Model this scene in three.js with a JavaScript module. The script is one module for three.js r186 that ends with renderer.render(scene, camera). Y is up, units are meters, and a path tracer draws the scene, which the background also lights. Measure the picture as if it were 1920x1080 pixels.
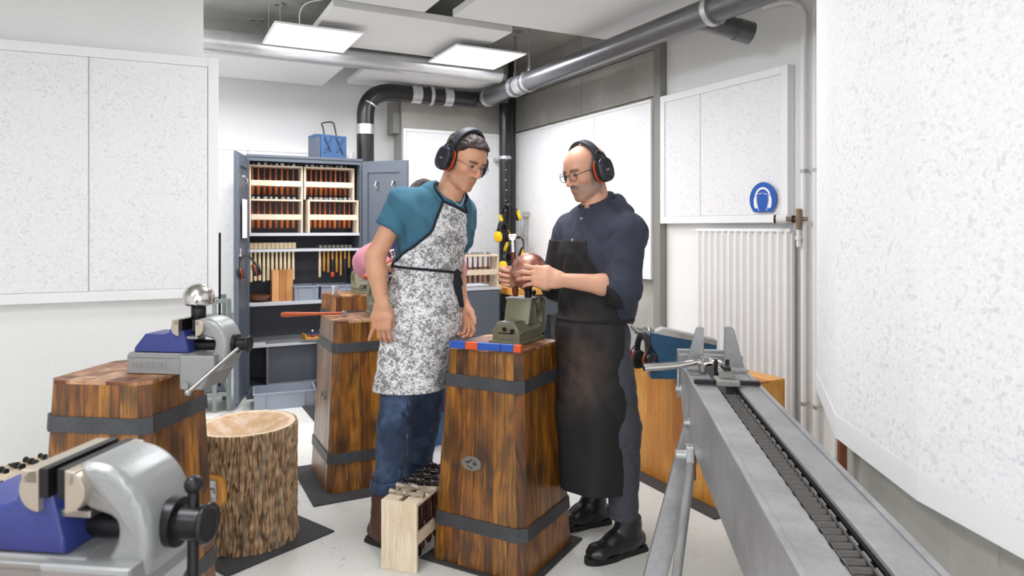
import * as THREE from 'three';
import { mergeGeometries, toCreasedNormals } from 'three/addons/utils/BufferGeometryUtils.js';
import { RoundedBoxGeometry } from 'three/addons/geometries/RoundedBoxGeometry.js';
import { TextGeometry } from 'three/addons/geometries/TextGeometry.js';
import { FontLoader } from 'three/addons/loaders/FontLoader.js';
import { ImprovedNoise } from 'three/addons/math/ImprovedNoise.js';
import { RectAreaLightUniformsLib } from 'three/addons/lights/RectAreaLightUniformsLib.js';

// ---------------------------------------------------------------- camera, light, exposure
// Room axes: x runs along the back wall, -z runs towards it, y is up. The camera stands at the origin, 1.38 m up,
// turned 27.3 degrees to the right, with a level lens that is shifted down.
const V3 = THREE.Vector3, PI = Math.PI;
const EYE = 1.38, FOCAL = 1300, HORIZON = 427, YAW = 27.3 * PI / 180;
const CS = Math.cos(YAW), SN = Math.sin(YAW);
const scene = new THREE.Scene();
scene.background = new THREE.Color(0x000000);
const camera = new THREE.PerspectiveCamera(2 * Math.atan(540 / FOCAL) * 180 / PI, 16 / 9, 0.05, 60);
camera.position.set(0, EYE, 0);
camera.rotation.y = -YAW;
camera.setViewOffset(1920, 1080, 0, 540 - HORIZON, 1920, 1080);
const renderer = new THREE.WebGLRenderer({ antialias: true });
renderer.toneMapping = THREE.LinearToneMapping;
renderer.toneMappingExposure = 0.88;
camera.focus = 2.95; camera.userData.fStop = 5.6;
renderer.shadowMap.enabled = true;
RectAreaLightUniformsLib.init();
// LED ceiling panels 60 x 60 cm: the two in view, and the same rows carried on over the rest of the room
const WINDOW_POWER = 1.5, LED_POWER = 33, LED_UP = 26, LED_Y = 2.74;
const LED_SPOTS = [[1.01, -5.10], [2.30, -5.08], [-0.7, -1.3], [1.4, -2.85], [-2.4, -0.6], [-0.6, 0.9], [-0.4, -5.06], [-2.0, -5.3]];

// ---------------------------------------------------------------- helpers
let seedState = 7;
const rnd = () => { seedState = (seedState * 1664525 + 1013904223) >>> 0; return seedState / 4294967296; };
const rr = (a, b) => a + (b - a) * rnd();
const clamp = (x, a = 0, b = 1) => Math.min(b, Math.max(a, x));
const lerp = (a, b, t) => a + (b - a) * t;
const sst = (a, b, x) => { const t = clamp((x - a) / (b - a)); return t * t * (3 - 2 * t); };
const R = (deg) => deg * PI / 180;
// (right, depth) seen from the camera -> room x, z
const plan = (X, d) => [X * CS + d * SN, -(-X * SN + d * CS)];
const at = (X, y, d) => { const [x, z] = plan(X, d); return new V3(x, y, z); };

const used = new Map();
function numbered(name) { const n = used.get(name) ?? 0; used.set(name, n + 1); return n ? `${name}_${String(n).padStart(3, '0')}` : name; }
function tag(o, label, category, group) { o.userData.label = label; o.userData.category = category; if (group) o.userData.group = group; return o; }
function thing(name, label, category, pos = [0, 0, 0], turn = 0, group) {
  const o = new THREE.Group(); o.name = numbered(name); scene.add(o);
  o.position.set(pos[0], pos[1], pos[2]); o.rotation.y = turn;
  return tag(o, label, category, group);
}
function boxUV(g, ox = 0, oy = 0) {
  const p = g.attributes.position, n = g.attributes.normal, uv = new Float32Array(p.count * 2);
  for (let i = 0; i < p.count; i += 3) {
    const ax = Math.abs(n.getX(i) + n.getX(i + 1) + n.getX(i + 2)), ay = Math.abs(n.getY(i) + n.getY(i + 1) + n.getY(i + 2)), az = Math.abs(n.getZ(i) + n.getZ(i + 1) + n.getZ(i + 2));
    for (let k = i; k < i + 3; k++) {
      const x = p.getX(k), y = p.getY(k), z = p.getZ(k);
      if (ay >= ax && ay >= az) { uv[k * 2] = x; uv[k * 2 + 1] = z; } else if (ax >= az) { uv[k * 2] = z; uv[k * 2 + 1] = y; } else { uv[k * 2] = x; uv[k * 2 + 1] = y; }
      uv[k * 2] += ox; uv[k * 2 + 1] += oy;
    }
  }
  g.setAttribute('uv', new THREE.BufferAttribute(uv, 2));
  return g;
}
function prep(g) {
  if (g.index) g = g.toNonIndexed();
  if (!g.attributes.normal) g.computeVertexNormals();
  for (const k of Object.keys(g.attributes)) if (!['position', 'normal', 'uv', 'color'].includes(k)) g.deleteAttribute(k);
  if (!g.attributes.uv) g.setAttribute('uv', new THREE.BufferAttribute(new Float32Array(g.attributes.position.count * 2), 2));
  g.morphAttributes = {};
  return g;
}
function merged(list, uvShift) {
  const gs = (Array.isArray(list) ? list : [list]).flat(3).map(prep);
  const g = gs.length === 1 ? gs[0] : mergeGeometries(gs);
  if (uvShift !== null) boxUV(g, uvShift?.[0] ?? 0, uvShift?.[1] ?? 0);
  return g;
}
function mesh(name, list, material, parent, uvShift) {
  const g = list.isBufferGeometry && list.userData.done ? list : merged(list, uvShift);
  g.userData.done = true;
  const m = new THREE.Mesh(g, material);
  m.castShadow = m.receiveShadow = true;
  m.name = parent ? name : numbered(name);
  (parent ?? scene).add(m);
  return m;
}
const solo = (name, list, material, label, category, group) => tag(mesh(name, list, material), label, category, group);
function struct(name, list, material, uvShift) { const m = mesh(name, list, material, null, uvShift); m.userData.kind = 'structure'; return m; }
function dup(root, pos, turn, label, group) {
  const r = root.clone(); r.name = numbered(root.name.replace(/_\d{3}$/, '')); r.userData = { ...root.userData }; scene.add(r);
  r.position.set(...pos); r.rotation.set(0, turn, 0); r.userData.label = label; if (group) r.userData.group = group;
  return r;
}
const M4 = THREE.Matrix4;
const shift = (g, x, y, z) => { g.translate(x, y, z); return g; };
const box = (w, h, d, x = 0, y = 0, z = 0, r = 0) => shift(r ? new RoundedBoxGeometry(w, h, d, 2, Math.min(r, w / 2.01, h / 2.01, d / 2.01)) : new THREE.BoxGeometry(w, h, d), x, y, z);
// box between two corners
const bb = (x0, x1, y0, y1, z0, z1, r = 0) => box(x1 - x0, y1 - y0, z1 - z0, (x0 + x1) / 2, (y0 + y1) / 2, (z0 + z1) / 2, r);
const vec = (a) => a.isVector3 ? a : new V3(...a);
function rod(a, b, r0, r1 = r0, seg = 14, open = false) {
  a = vec(a); b = vec(b); const l = a.distanceTo(b), g = new THREE.CylinderGeometry(r1, r0, l, seg, 1, open);
  g.applyQuaternion(new THREE.Quaternion().setFromUnitVectors(new V3(0, 1, 0), b.clone().sub(a).divideScalar(l)));
  return g.translate((a.x + b.x) / 2, (a.y + b.y) / 2, (a.z + b.z) / 2);
}
const ball = (r, x, y, z, seg = 20) => shift(new THREE.SphereGeometry(r, seg, Math.round(seg * .7)), x, y, z);
const lathe = (pts, seg = 28) => new THREE.LatheGeometry(pts.map(([r, y]) => new THREE.Vector2(Math.max(r, 1e-4), y)), seg);
function tube(pts, r, seg = 40, rad = 10, closed = false) { return new THREE.TubeGeometry(new THREE.CatmullRomCurve3(pts.map(vec), closed, 'centripetal'), seg, r, rad, closed); }
function extr(pts, depth, bevel = 0, holes = [], seg = 2) {                       // outline in xy, centred along z
  const s = pts instanceof THREE.Shape ? pts : new THREE.Shape(pts.map(([x, y]) => new THREE.Vector2(x, y)));
  for (const h of holes) s.holes.push(new THREE.Path(h.map(([x, y]) => new THREE.Vector2(x, y))));
  const g = new THREE.ExtrudeGeometry(s, { depth: depth - 2 * bevel, bevelEnabled: bevel > 0, bevelThickness: bevel, bevelSize: bevel, bevelOffset: -bevel, bevelSegments: seg, curveSegments: 28 });
  return g.translate(0, 0, -(depth - 2 * bevel) / 2);
}
const smoothShape = (pts) => { const s = new THREE.Shape(); s.setFromPoints(new THREE.CatmullRomCurve3(pts.map(([x, y]) => new V3(x, y, 0)), true, 'centripetal').getPoints(pts.length * 5).slice(0, -1).map((p) => new THREE.Vector2(p.x, p.y))); return s; };
const turnX = (g, a) => { g.rotateX(a); return g; }, turnY = (g, a) => { g.rotateY(a); return g; }, turnZ = (g, a) => { g.rotateZ(a); return g; };
const crease = (g, a = 0.6) => toCreasedNormals(g, a);
// eight-corner solid: bottom loop then top loop of 4 points each [x,y,z]
function hexa(b, t) {
  const f = [[b[3], b[2], b[1], b[0]], [t[0], t[1], t[2], t[3]]];
  for (let i = 0; i < 4; i++) { const j = (i + 1) % 4; f.push([b[i], b[j], t[j], t[i]]); }
  const p = []; for (const q of f) p.push(...q[0], ...q[1], ...q[2], ...q[0], ...q[2], ...q[3]);
  const g = new THREE.BufferGeometry(); g.setAttribute('position', new THREE.Float32BufferAttribute(p, 3)); g.computeVertexNormals(); return g;
}

// ---------------------------------------------------------------- procedural textures
function lattice(period, seed, tall = period) {
  const t = new Float32Array(period * tall); let s = (seed * 2654435761) >>> 0;
  for (let i = 0; i < t.length; i++) { s ^= s << 13; s >>>= 0; s ^= s >>> 17; s ^= s << 5; s >>>= 0; t[i] = s / 4294967296; }
  return (u, v) => {                                                               // u, v in 0..1, tiles
    const x = u * period, y = v * tall, xi = Math.floor(x), yi = Math.floor(y), fx = x - xi, fy = y - yi, a = fx * fx * (3 - 2 * fx), b = fy * fy * (3 - 2 * fy);
    const X0 = ((xi % period) + period) % period, X1 = (X0 + 1) % period, Y0 = ((yi % tall) + tall) % tall, Y1 = (Y0 + 1) % tall;
    return lerp(lerp(t[Y0 * period + X0], t[Y0 * period + X1], a), lerp(t[Y1 * period + X0], t[Y1 * period + X1], a), b);
  };
}
const latCache = new Map();
const lat = (p, s, q = p) => { const k = p + '_' + s + '_' + q; if (!latCache.has(k)) latCache.set(k, lattice(p, s + 11, q)); return latCache.get(k); };
function fbm(u, v, p, s, oct = 4) { let a = .5, t = 0, n = 0; for (let i = 0; i < oct; i++) { t += a * lat(p << i, s + i)(u, v); n += a; a *= .55; } return t / n; }
function tex(size, fn, metres, srgb = true) {                                      // fn(u, v) -> [r, g, b] 0..255 (or one number)
  const d = new Uint8Array(size * size * 4);
  for (let y = 0; y < size; y++) for (let x = 0; x < size; x++) {
    const c = fn((x + .5) / size, (y + .5) / size), i = (y * size + x) * 4;
    if (typeof c === 'number') d[i] = d[i + 1] = d[i + 2] = clamp(c, 0, 255); else { d[i] = clamp(c[0], 0, 255); d[i + 1] = clamp(c[1], 0, 255); d[i + 2] = clamp(c[2], 0, 255); }
    d[i + 3] = 255;
  }
  const t = new THREE.DataTexture(d, size, size); t.wrapS = t.wrapT = THREE.RepeatWrapping; t.magFilter = THREE.LinearFilter; t.minFilter = THREE.LinearMipmapLinearFilter; t.generateMipmaps = true;
  const m = Array.isArray(metres) ? metres : [metres, metres];
  t.repeat.set(1 / m[0], 1 / m[1]); if (srgb) t.colorSpace = THREE.SRGBColorSpace; t.needsUpdate = true;
  return t;
}
const mix3 = (a, b, t) => [lerp(a[0], b[0], t), lerp(a[1], b[1], t), lerp(a[2], b[2], t)];
const std = (o) => new THREE.MeshStandardMaterial(o), phy = (o) => new THREE.MeshPhysicalMaterial(o);

// felted wood-wool board: off-white with short grey flecks
const feltFn = (u, v) => {
  const f1 = sst(.63, .80, fbm(u, v, 96, 3, 2)), f2 = sst(.64, .82, fbm(u + .37, v + .11, 200, 9, 2)), big = fbm(u, v, 6, 21, 3);
  return mix3([241, 241, 242], [214, 214, 217], clamp(.6 * f1 + .6 * f2) * (.55 + .45 * sst(.35, .65, big))).map((c) => c + (lat(256, 5)(u, v) - .5) * 8);
};
const feltTex = tex(1024, feltFn, 1.0), feltBump = tex(512, (u, v) => 255 * fbm(u, v, 64, 3, 3), 1.0, false);
const woodFn = (light, mid, dark, s, knots = .5) => (u, v) => {                    // grain runs along v
  const warp = fbm(u, v, 4, s + 40, 3) * .16, g = fbm(u + warp, v * .999, 1, s, 1) * 0 + fbm(u * 1 + warp, v, 8, s + 3, 2) * .3 + lat(64, s + 5, 4)(u + warp * .6, v) * .26 + lat(128, s + 6, 16)(u + warp * .3, v) * .2 + fbm(u, v, 3, s + 23, 3) * .22;
  const patch = sst(.52, .72, fbm(u, v, 5, s + 8, 3)), dk = sst(.6, .85, fbm(u, v, 16, s + 17, 3));
  let c = mix3(dark, light, sst(.25, .75, g)); c = mix3(c, mid, .35 * (1 - patch)); c = mix3(c, dark, clamp(knots * patch * .9 + .35 * knots * dk));
  return c.map((q) => q + (lat(256, s + 9, 64)(u, v) - .5) * 14);
};
const stainTex = tex(1024, woodFn([190, 126, 36], [150, 94, 24], [62, 38, 13], 101, .7), [.45, .9]);
const endTex = tex(512, (u, v) => { const r = fbm(u, v, 8, 71, 3), f = lat(128, 72)(u, v); return mix3([196, 154, 118], [136, 94, 66], sst(.3, .7, r)).map((q) => q + (f - .5) * 30); }, .4);
const paleTex = tex(512, woodFn([242, 228, 206], [234, 218, 194], [212, 190, 158], 131, .25), [.4, .8]);
const orangeTex = tex(512, woodFn([240, 180, 92], [232, 168, 80], [206, 138, 56], 151, .3), [.5, 1.0]);
const concTex = tex(1024, (u, v) => { const b = fbm(u, v, 4, 201, 4), f = fbm(u, v, 64, 207, 2), pore = sst(.83, .9, lat(128, 209)(u, v)) * sst(.5, .6, lat(16, 210)(u, v)); const c = 178 + (b - .5) * 60 + (f - .5) * 10 - pore * 16; return [c + 1, c, c - 4]; }, 1.6);
const floorTex = tex(1024, (u, v) => { const b = fbm(u, v, 3, 301, 4), f = lat(256, 304)(u, v), sp = sst(.80, .9, lat(128, 305)(u, v)) * sst(.62, .75, fbm(u, v, 16, 306, 2)); const scuff = sst(.66, .78, fbm(u * 1, v * 1, 24, 311, 3)) * sst(.5, .62, lat(7, 315)(u, v)); const c = 222 + (b - .5) * 16 + (f - .5) * 7 - sp * 26 - scuff * 6; return [c, c, c - 5]; }, 2.2);
const plasterTex = tex(512, (u, v) => { const c = 240 + (fbm(u, v, 6, 351, 4) - .5) * 7 + (lat(256, 353)(u, v) - .5) * 4; return [c, c, c - 1]; }, 1.5);
const metalTex = tex(512, (u, v) => { const c = 235 + (fbm(u, v, 6, 371, 4) - .5) * 60 + (fbm(u, v, 64, 377, 2) - .5) * 22; return [c, c, c]; }, .5);
const smudgeRough = tex(512, (u, v) => 255 * clamp(.55 + (fbm(u, v, 6, 381, 4) - .5) * .8), .5, false);
const castBump = tex(256, (u, v) => 255 * fbm(u, v, 48, 391, 3), .2, false);

const M = {
  white: std({ color: 0xffffff, map: plasterTex, roughness: .85 }),
  frame: std({ color: 0xf2f2f2, roughness: .6 }),
  felt: std({ color: 0xffffff, map: feltTex, bumpMap: feltBump, bumpScale: .0015, roughness: .95 }),
  ceil: std({ color: 0xf6f6f6, map: plasterTex, roughness: .95 }),
  slab: std({ color: 0xf2f2f0, map: concTex, roughness: .9 }),
  conc: std({ color: 0xf0eee9, map: concTex, bumpMap: concTex, bumpScale: .003, roughness: .85 }),
  floor: std({ color: 0xffffff, map: floorTex, roughness: .38 }),
  greywall: std({ color: 0xf6f6f6, map: plasterTex, roughness: .85 }),
  column: std({ color: 0x8e8c86, roughness: .6 }),
  pale: std({ color: 0xffffff, map: paleTex, roughness: .6 }),
  orangewood: std({ color: 0xffffff, map: orangeTex, roughness: .45 }),
  endgrain: [0xffffff, 0xd9c6b8, 0xbfa28e, 0xe8d8cc].map((c) => std({ color: c, map: endTex, roughness: .42 })),
  stain: [0xffffff, 0xeadfd0, 0xd6c6b2, 0xfff2e0, 0xc4b4a0].map((c) => phy({ color: c, map: stainTex, roughness: .42, clearcoat: .55, clearcoatRoughness: .28 })),
  pewter: std({ color: 0x8d877f, roughness: .45, metalness: .6 }),
  band: std({ color: 0x56575b, roughness: .5, metalness: .5, map: metalTex }),
  rubber: std({ color: 0x3a3a3b, roughness: .85 }),
  black: std({ color: 0x17171a, roughness: .42 }),
  blackMatte: std({ color: 0x1b1b1d, roughness: .8 }),
  chainSteel: std({ color: 0x6a6764, roughness: .35, metalness: .7 }),
  blackSteel: std({ color: 0x2b2a2c, roughness: .35, metalness: .6 }),
  pipeBlack: std({ color: 0x1e1e20, roughness: .32 }),
  duct: std({ color: 0x77777a, roughness: .33, metalness: .6, map: metalTex }),
  zinc: std({ color: 0xd2d4d6, roughness: .38, metalness: .75, map: metalTex }),
  chrome: std({ color: 0xd8d4d0, roughness: .2, metalness: 1 }),
  steel: std({ color: 0xb7b5b2, roughness: .34, metalness: .85, map: metalTex }),
  cab: std({ color: 0x5e656f, roughness: .45, metalness: .15 }),
  cabDark: std({ color: 0x5a5d66, roughness: .5, metalness: .1 }),
  shelf: std({ color: 0xc7c9cd, roughness: .5 }),
  crate: std({ color: 0x939ba8, roughness: .5 }),
  caseDark: std({ color: 0x6d6e73, roughness: .6 }),
  silverPaint: std({ color: 0x969797, roughness: .4, metalness: .35, bumpMap: castBump, bumpScale: .0003 }),
  bluePaint: std({ color: 0x323c7c, roughness: .36, bumpMap: castBump, bumpScale: .0005 }),
  machined: std({ color: 0xb9aea0, roughness: .4, metalness: .6 }),
  greenPaint: std({ color: 0x7b7a63, roughness: .4, metalness: .2, bumpMap: castBump, bumpScale: .0006 }),
  benchPaint: std({ color: 0xababac, roughness: .36, metalness: .3, map: metalTex }),
  anvilBlue: std({ color: 0x2c6288, roughness: .45, map: metalTex }),
  handle: [0xc46a2c, 0xa95624, 0xd07a34, 0x8a451f].map((c) => std({ color: c, map: paleTex, roughness: .4 })),
  darkHandle: std({ color: 0x5a2a18, map: paleTex, roughness: .45 }),
  yellow: std({ color: 0xf2c80e, roughness: .4 }),
  orange: std({ color: 0xe2501b, roughness: .5 }),
  foam: std({ color: 0x252527, roughness: .9 }),
  muff: std({ color: 0x20232b, roughness: .22 }),
  paper: std({ color: 0xf3f4f6, roughness: .8 }),
  greenSteel: std({ color: 0x8a938e, roughness: .45, metalness: .2 }),
  daylight: std({ color: 0xffffff, emissive: 0xf4f8ff, emissiveIntensity: 1.2, roughness: .2 }),
  led: std({ color: 0xffffff, emissive: 0xffffff, emissiveIntensity: 1.6 }),
};

// ---------------------------------------------------------------- room shell (thick, closed)
const RX = 3.39, BACK = -6.7, LEFT = -4.2, REAR = 3.2, TOP = 3.08;
struct('floor', bb(LEFT - .2, RX + .2, -.15, 0, BACK - .2, REAR + .2), M.floor);
{
  const c = struct('ceiling', bb(LEFT - .2, RX + .2, TOP, TOP + .2, BACK - .2, REAR + .2), M.slab);
  // cast-in anchor rings of the slab
  for (const [x, z] of [[0.845, -5.484], [0.795, -5.967], [0.735, -5.99], [2.80, -5.31], [2.78, -5.86]]) mesh('anchor_ring', shift(turnX(new THREE.TorusGeometry(.035, .007, 8, 24), PI / 2), x, TOP - .004, z), M.column, c);
}
struct('wall_back', bb(LEFT - .2, RX + .2, 0, TOP, BACK - .2, BACK), M.greywall);
struct('wall_left', bb(LEFT - .2, LEFT, 0, TOP, BACK, REAR), M.white);
// rear wall behind the camera with two daylit windows
const WIN = [[-3.4, -1.2], [-.6, 1.6]], WY0 = .12, WY1 = 2.95;
struct('wall_rear', [bb(LEFT - .2, RX + .2, 0, WY0, REAR, REAR + .2), bb(LEFT - .2, RX + .2, WY1, TOP, REAR, REAR + .2), bb(LEFT - .2, WIN[0][0], WY0, WY1, REAR, REAR + .2), bb(WIN[0][1], WIN[1][0], WY0, WY1, REAR, REAR + .2), bb(WIN[1][1], RX + .2, WY0, WY1, REAR, REAR + .2)], M.white);
WIN.forEach(([a, b], i) => {
  const w = struct(`window_${i + 1}`, [bb(a, b, WY0, WY0 + .05, REAR + .03, REAR + .1), bb(a, b, WY1 - .05, WY1, REAR + .03, REAR + .1), bb(a, a + .05, WY0 + .05, WY1 - .05, REAR + .03, REAR + .1), bb(b - .05, b, WY0 + .05, WY1 - .05, REAR + .03, REAR + .1), bb((a + b) / 2 - .03, (a + b) / 2 + .03, WY0 + .05, WY1 - .05, REAR + .03, REAR + .1)], M.frame);
  for (const [p, q] of [[a + .05, (a + b) / 2 - .03], [(a + b) / 2 + .03, b - .05]]) mesh('window_pane', bb(p, q, WY0 + .05, WY1 - .05, REAR + .06, REAR + .066), M.daylight, w);
  const l = new THREE.RectAreaLight(0xf4f8ff, WINDOW_POWER, b - a - .1, WY1 - WY0 - .1); l.name = 'window_daylight'; l.position.set((a + b) / 2, (WY0 + WY1) / 2, REAR + .02); w.add(l);
});
struct('wall_right', bb(RX, RX + .2, 0, TOP, -4.06, REAR), M.white);
// far stretch of the right wall: bare concrete in five shuttered lifts
{
  const w = struct('wall_concrete', bb(RX + .02, RX + .2, 0, TOP, BACK, -4.06), M.conc);
  for (let i = 0; i < 3; i++) for (let j = 0; j < 2; j++) mesh('panel', bb(RX - .01, RX + .019, [0, 2.38, 2.74][i] + .004, [2.376, 2.736, TOP][i] - .001, [-6.7, -5.2][j] + .003, [-5.2, -4.14][j] - .003), M.conc, w, [i * .5, j * .7]);
}
// pier that stands forward of the back wall in the far corner
struct('wall_pier', [bb(2.13, RX - .012, 0, TOP, BACK, -6.46)], M.conc, [.3, .2]);
struct('trim_1', bb(2.06, 2.128, 2.3, 2.62, BACK, -6.50), M.column);
// slim steel column on the right wall
struct('trim_2', [bb(3.33, RX - .001, 0, TOP, -4.139, -4.061, .003)], M.column);
// partition on the left, nearly parallel to the back wall
const PART = Math.atan2(.066, 1.029);
{
  const g = bb(-4.6, -.075, 0, TOP, -.12, 0); g.rotateY(-PART); g.translate(.327, 0, -4.375);
  struct('wall_partition', g, M.white);
}
// round concrete core on the right, close to the camera: plan points (right, depth)
const CORE = [[1.9, -.6], [1.32, .0], [1.06, .5], [.935, .9], [.895, 1.212], [.861, 1.4755], [.894, 1.9186], [1.098, 2.505]];
function corePanel(off, y0, y1, thick, from, to) {                                 // a wall skin along the core, faceted, seen from the room side
  const n = [], P = CORE.map(([a, b]) => new THREE.Vector2(a, b));
  for (let i = 0; i < P.length; i++) { const a = P[Math.max(0, i - 1)], b = P[Math.min(P.length - 1, i + 1)], t = b.clone().sub(a).normalize(); n.push(new THREE.Vector2(t.y, -t.x)); }
  const out = [];
  for (let i = from; i < to; i++) {
    const q = (k, o) => { const p = P[k].clone().addScaledVector(n[k], o); return plan(p.x, p.y); };
    const a0 = q(i, off), a1 = q(i + 1, off), b0 = q(i, off + thick), b1 = q(i + 1, off + thick), v = (p, y) => [p[0], y, p[1]];
    out.push(hexa([v(a0, y0), v(a1, y0), v(b1, y0), v(b0, y0)], [v(a0, y1), v(a1, y1), v(b1, y1), v(b0, y1)]));
  }
  return out;
}
{
  const s = new THREE.Shape(), pts = [...CORE.map(([a, b]) => plan(a + .07, b)), plan(1.42, 3.02), plan(1.95, 3.3), [RX + .1, -2.0], [RX + .1, .9]];
  s.setFromPoints(pts.map(([x, z]) => new THREE.Vector2(x, -z)));
  const g = new THREE.ExtrudeGeometry(s, { depth: TOP, bevelEnabled: false }); g.rotateX(-PI / 2);
  struct('wall_core', g, M.conc);
}

// ---------------------------------------------------------------- acoustic wall panels
function acoustic(label, w, h, splits, pos, turn, thick = .075, fw = .05, edges = [1, 1, 1, 1]) {
  const t = thing('acoustic_panel', label, 'wall panel', pos, turn), [l, r, b, tp] = edges;
  mesh('backing', bb(.01, w - .01, .01, h - .01, -thick, -.02), M.frame, t);
  if (l) mesh('frame_rail', bb(0, fw, 0, h, -thick, 0, .004), M.frame, t);
  if (r) mesh('frame_rail', bb(w - fw, w, 0, h, -thick, 0, .004), M.frame, t);
  const xs = [l ? fw : 0, ...splits, r ? w - fw : w];
  mesh('frame_rail', bb(xs[0], xs.at(-1), 0, fw, -thick, 0, .004), M.frame, t);
  if (tp) mesh('frame_rail', bb(xs[0], xs.at(-1), h - fw, h, -thick, 0, .004), M.frame, t);
  for (let i = 0; i + 1 < xs.length; i++) mesh('board', bb(xs[i] + .003, xs[i + 1] - .003, fw + .001, h - fw - .001, -.03, -.006, .003), M.felt, t, [i * .37, i * .53]);
  return t;
}
// left partition: face from (.327, -4.293) to the left
{
  const w = 2.06, p = new V3(-w, 0, 0).applyAxisAngle(new V3(0, 1, 0), -PART).add(new V3(.327, .983, -4.293));
  acoustic('wide white framed felt wall panel of two boards on left partition', w, 1.367, [.85, 1.42], p.toArray(), -PART, .078, .055);
}
acoustic('grey felt wall panel behind the open steel tool cabinet', 1.9, 1.5, [.95], [-.2, .62, -6.64], 0, .058, .045);
acoustic('white felt wall panel behind the man in teal shirt', 1.16, 1.36, [], [2.13, .98, -6.40], 0, .058, .03);
acoustic('large white felt wall panel behind the man in dark shirt', 2.26, 1.355, [.76, 1.5], [3.31, .99, -6.405], -PI / 2, .065, .02);
acoustic('white felt wall panel with round blue sign above the radiator', 1.165, .94, [.42], [3.33, 1.41, -4.062], -PI / 2, .058, .05);
// faceted panel around the round core
{
  const t = thing('acoustic_panel', 'tall curved white felt panel on round concrete core, nearest the camera', 'wall panel');
  mesh('frame_rail', corePanel(0, .8, .863, .06, 2, 7), M.frame, t);
  for (let i = 2; i < 7; i++) mesh('board', corePanel(.002, .864, 2.75, .05, i, i + 1), M.felt, t, [i * .31, i * .17]);
}
solo('wooden_board', (() => { const a = plan(.962, 2.02), g = box(.02, .8, .03, 0, .4, 0, .002); g.rotateY(-YAW - .2); g.translate(a[0], 0, a[1]); return g; })(), std({ color: 0x8a5226, map: paleTex, roughness: .5 }), 'narrow brown wooden board leaning on the concrete core', 'board');

// ---------------------------------------------------------------- ceiling baffles, LED panels
function baffle(label, x0, x1, z0, z1, y) {
  const t = thing('ceiling_baffle', label, 'ceiling panel', [(x0 + x1) / 2, y, (z0 + z1) / 2], 0, 'white acoustic ceiling baffles');
  const w = x1 - x0, d = z1 - z0;
  mesh('baffle_board', box(w, .05, d, 0, .025, 0, .004), M.ceil, t);
  for (const [sx, sz] of [[-1, -1], [-1, 1], [1, -1], [1, 1]]) mesh('hanger_wire', rod([sx * w * .4, .05, sz * d * .4], [sx * w * .4, TOP - y, sz * d * .4], .0025, .0025, 6), M.zinc, t);
}
const BY = 2.8;
baffle('white ceiling baffle between the two lit panels', 1.02, 2.315, -5.43, -4.48, BY);
baffle('white ceiling baffle at top centre edge of the photo', .3, 1.586, -4.33, -3.05, BY);
baffle('large white ceiling baffle right of centre beside black duct', 1.785, 3.04, -4.33, -3.05, BY);
baffle('low white ceiling baffle above left end of tool cabinet', .1, 1.37, -6.45, -5.63, 2.68);
baffle('low white ceiling baffle above the black elbow duct', 1.60, 2.85, -6.45, -5.63, 2.725);
function ledPanel(label, x, z, cable, up) {
  const t = thing('ceiling_light', label, 'ceiling light', [x, LED_Y, z], 0, 'square LED ceiling panels');
  mesh('light_frame', [bb(-.3, .3, 0, .012, -.3, -.29), bb(-.3, .3, 0, .012, .29, .3), bb(-.3, -.29, 0, .012, -.29, .29), bb(.29, .3, 0, .012, -.29, .29), bb(-.29, .29, .0085, .012, -.29, .29)], M.frame, t);
  mesh('light_diffuser', bb(-.289, .289, .002, .008, -.289, .289), M.led, t);
  for (const [sx, sz] of [[-1, -1], [-1, 1], [1, -1], [1, 1]]) mesh('hanger_wire', rod([sx * .26, .012, sz * .26], [sx * .26, sx * .26 + x > 1.01 && sx * .26 + x < 2.32 && sz * .26 + z < -4.47 && z < -4 ? .0598 : TOP - LED_Y, sz * .26], .0015, .0015, 6), M.zinc, t);
  if (cable) mesh('cable', tube([[-.12, .012, .2], [-.12, .12, .2], [-.09, .17, .24], [.02, .2, .3], [.12, .22, .34]], .004, 30, 8), M.frame, t);
  const l = new THREE.RectAreaLight(0xfafbff, LED_POWER, .568, .568); l.position.set(0, .001, 0); l.rotation.x = -PI / 2; t.add(l);
  l.name = 'light_source';
  if (!up) return;                                                               // fittings nearer the camera also throw light up at the slab
  mesh('upper_diffuser', bb(-.25, .25, .0125, .018, -.25, .25), M.led, t);
  const u = new THREE.RectAreaLight(0xfafbff, LED_UP, .5, .5); u.position.set(0, .02, 0); u.rotation.x = PI / 2; u.name = 'light_source'; t.add(u);
}
LED_SPOTS.forEach(([x, z], i) => ledPanel(['lit square ceiling panel nearest the left partition', 'lit square ceiling panel beside the black duct', 'lit square ceiling panel overhead in front of the work blocks', 'lit square ceiling panel overhead near the radiator wall', 'lit square ceiling panel overhead by the left wall', 'lit square ceiling panel just behind the camera', 'lit square ceiling panel hidden behind the partition', 'lit square ceiling panel hidden far behind the partition'][i], x, z, i === 0, i > 1));

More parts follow.
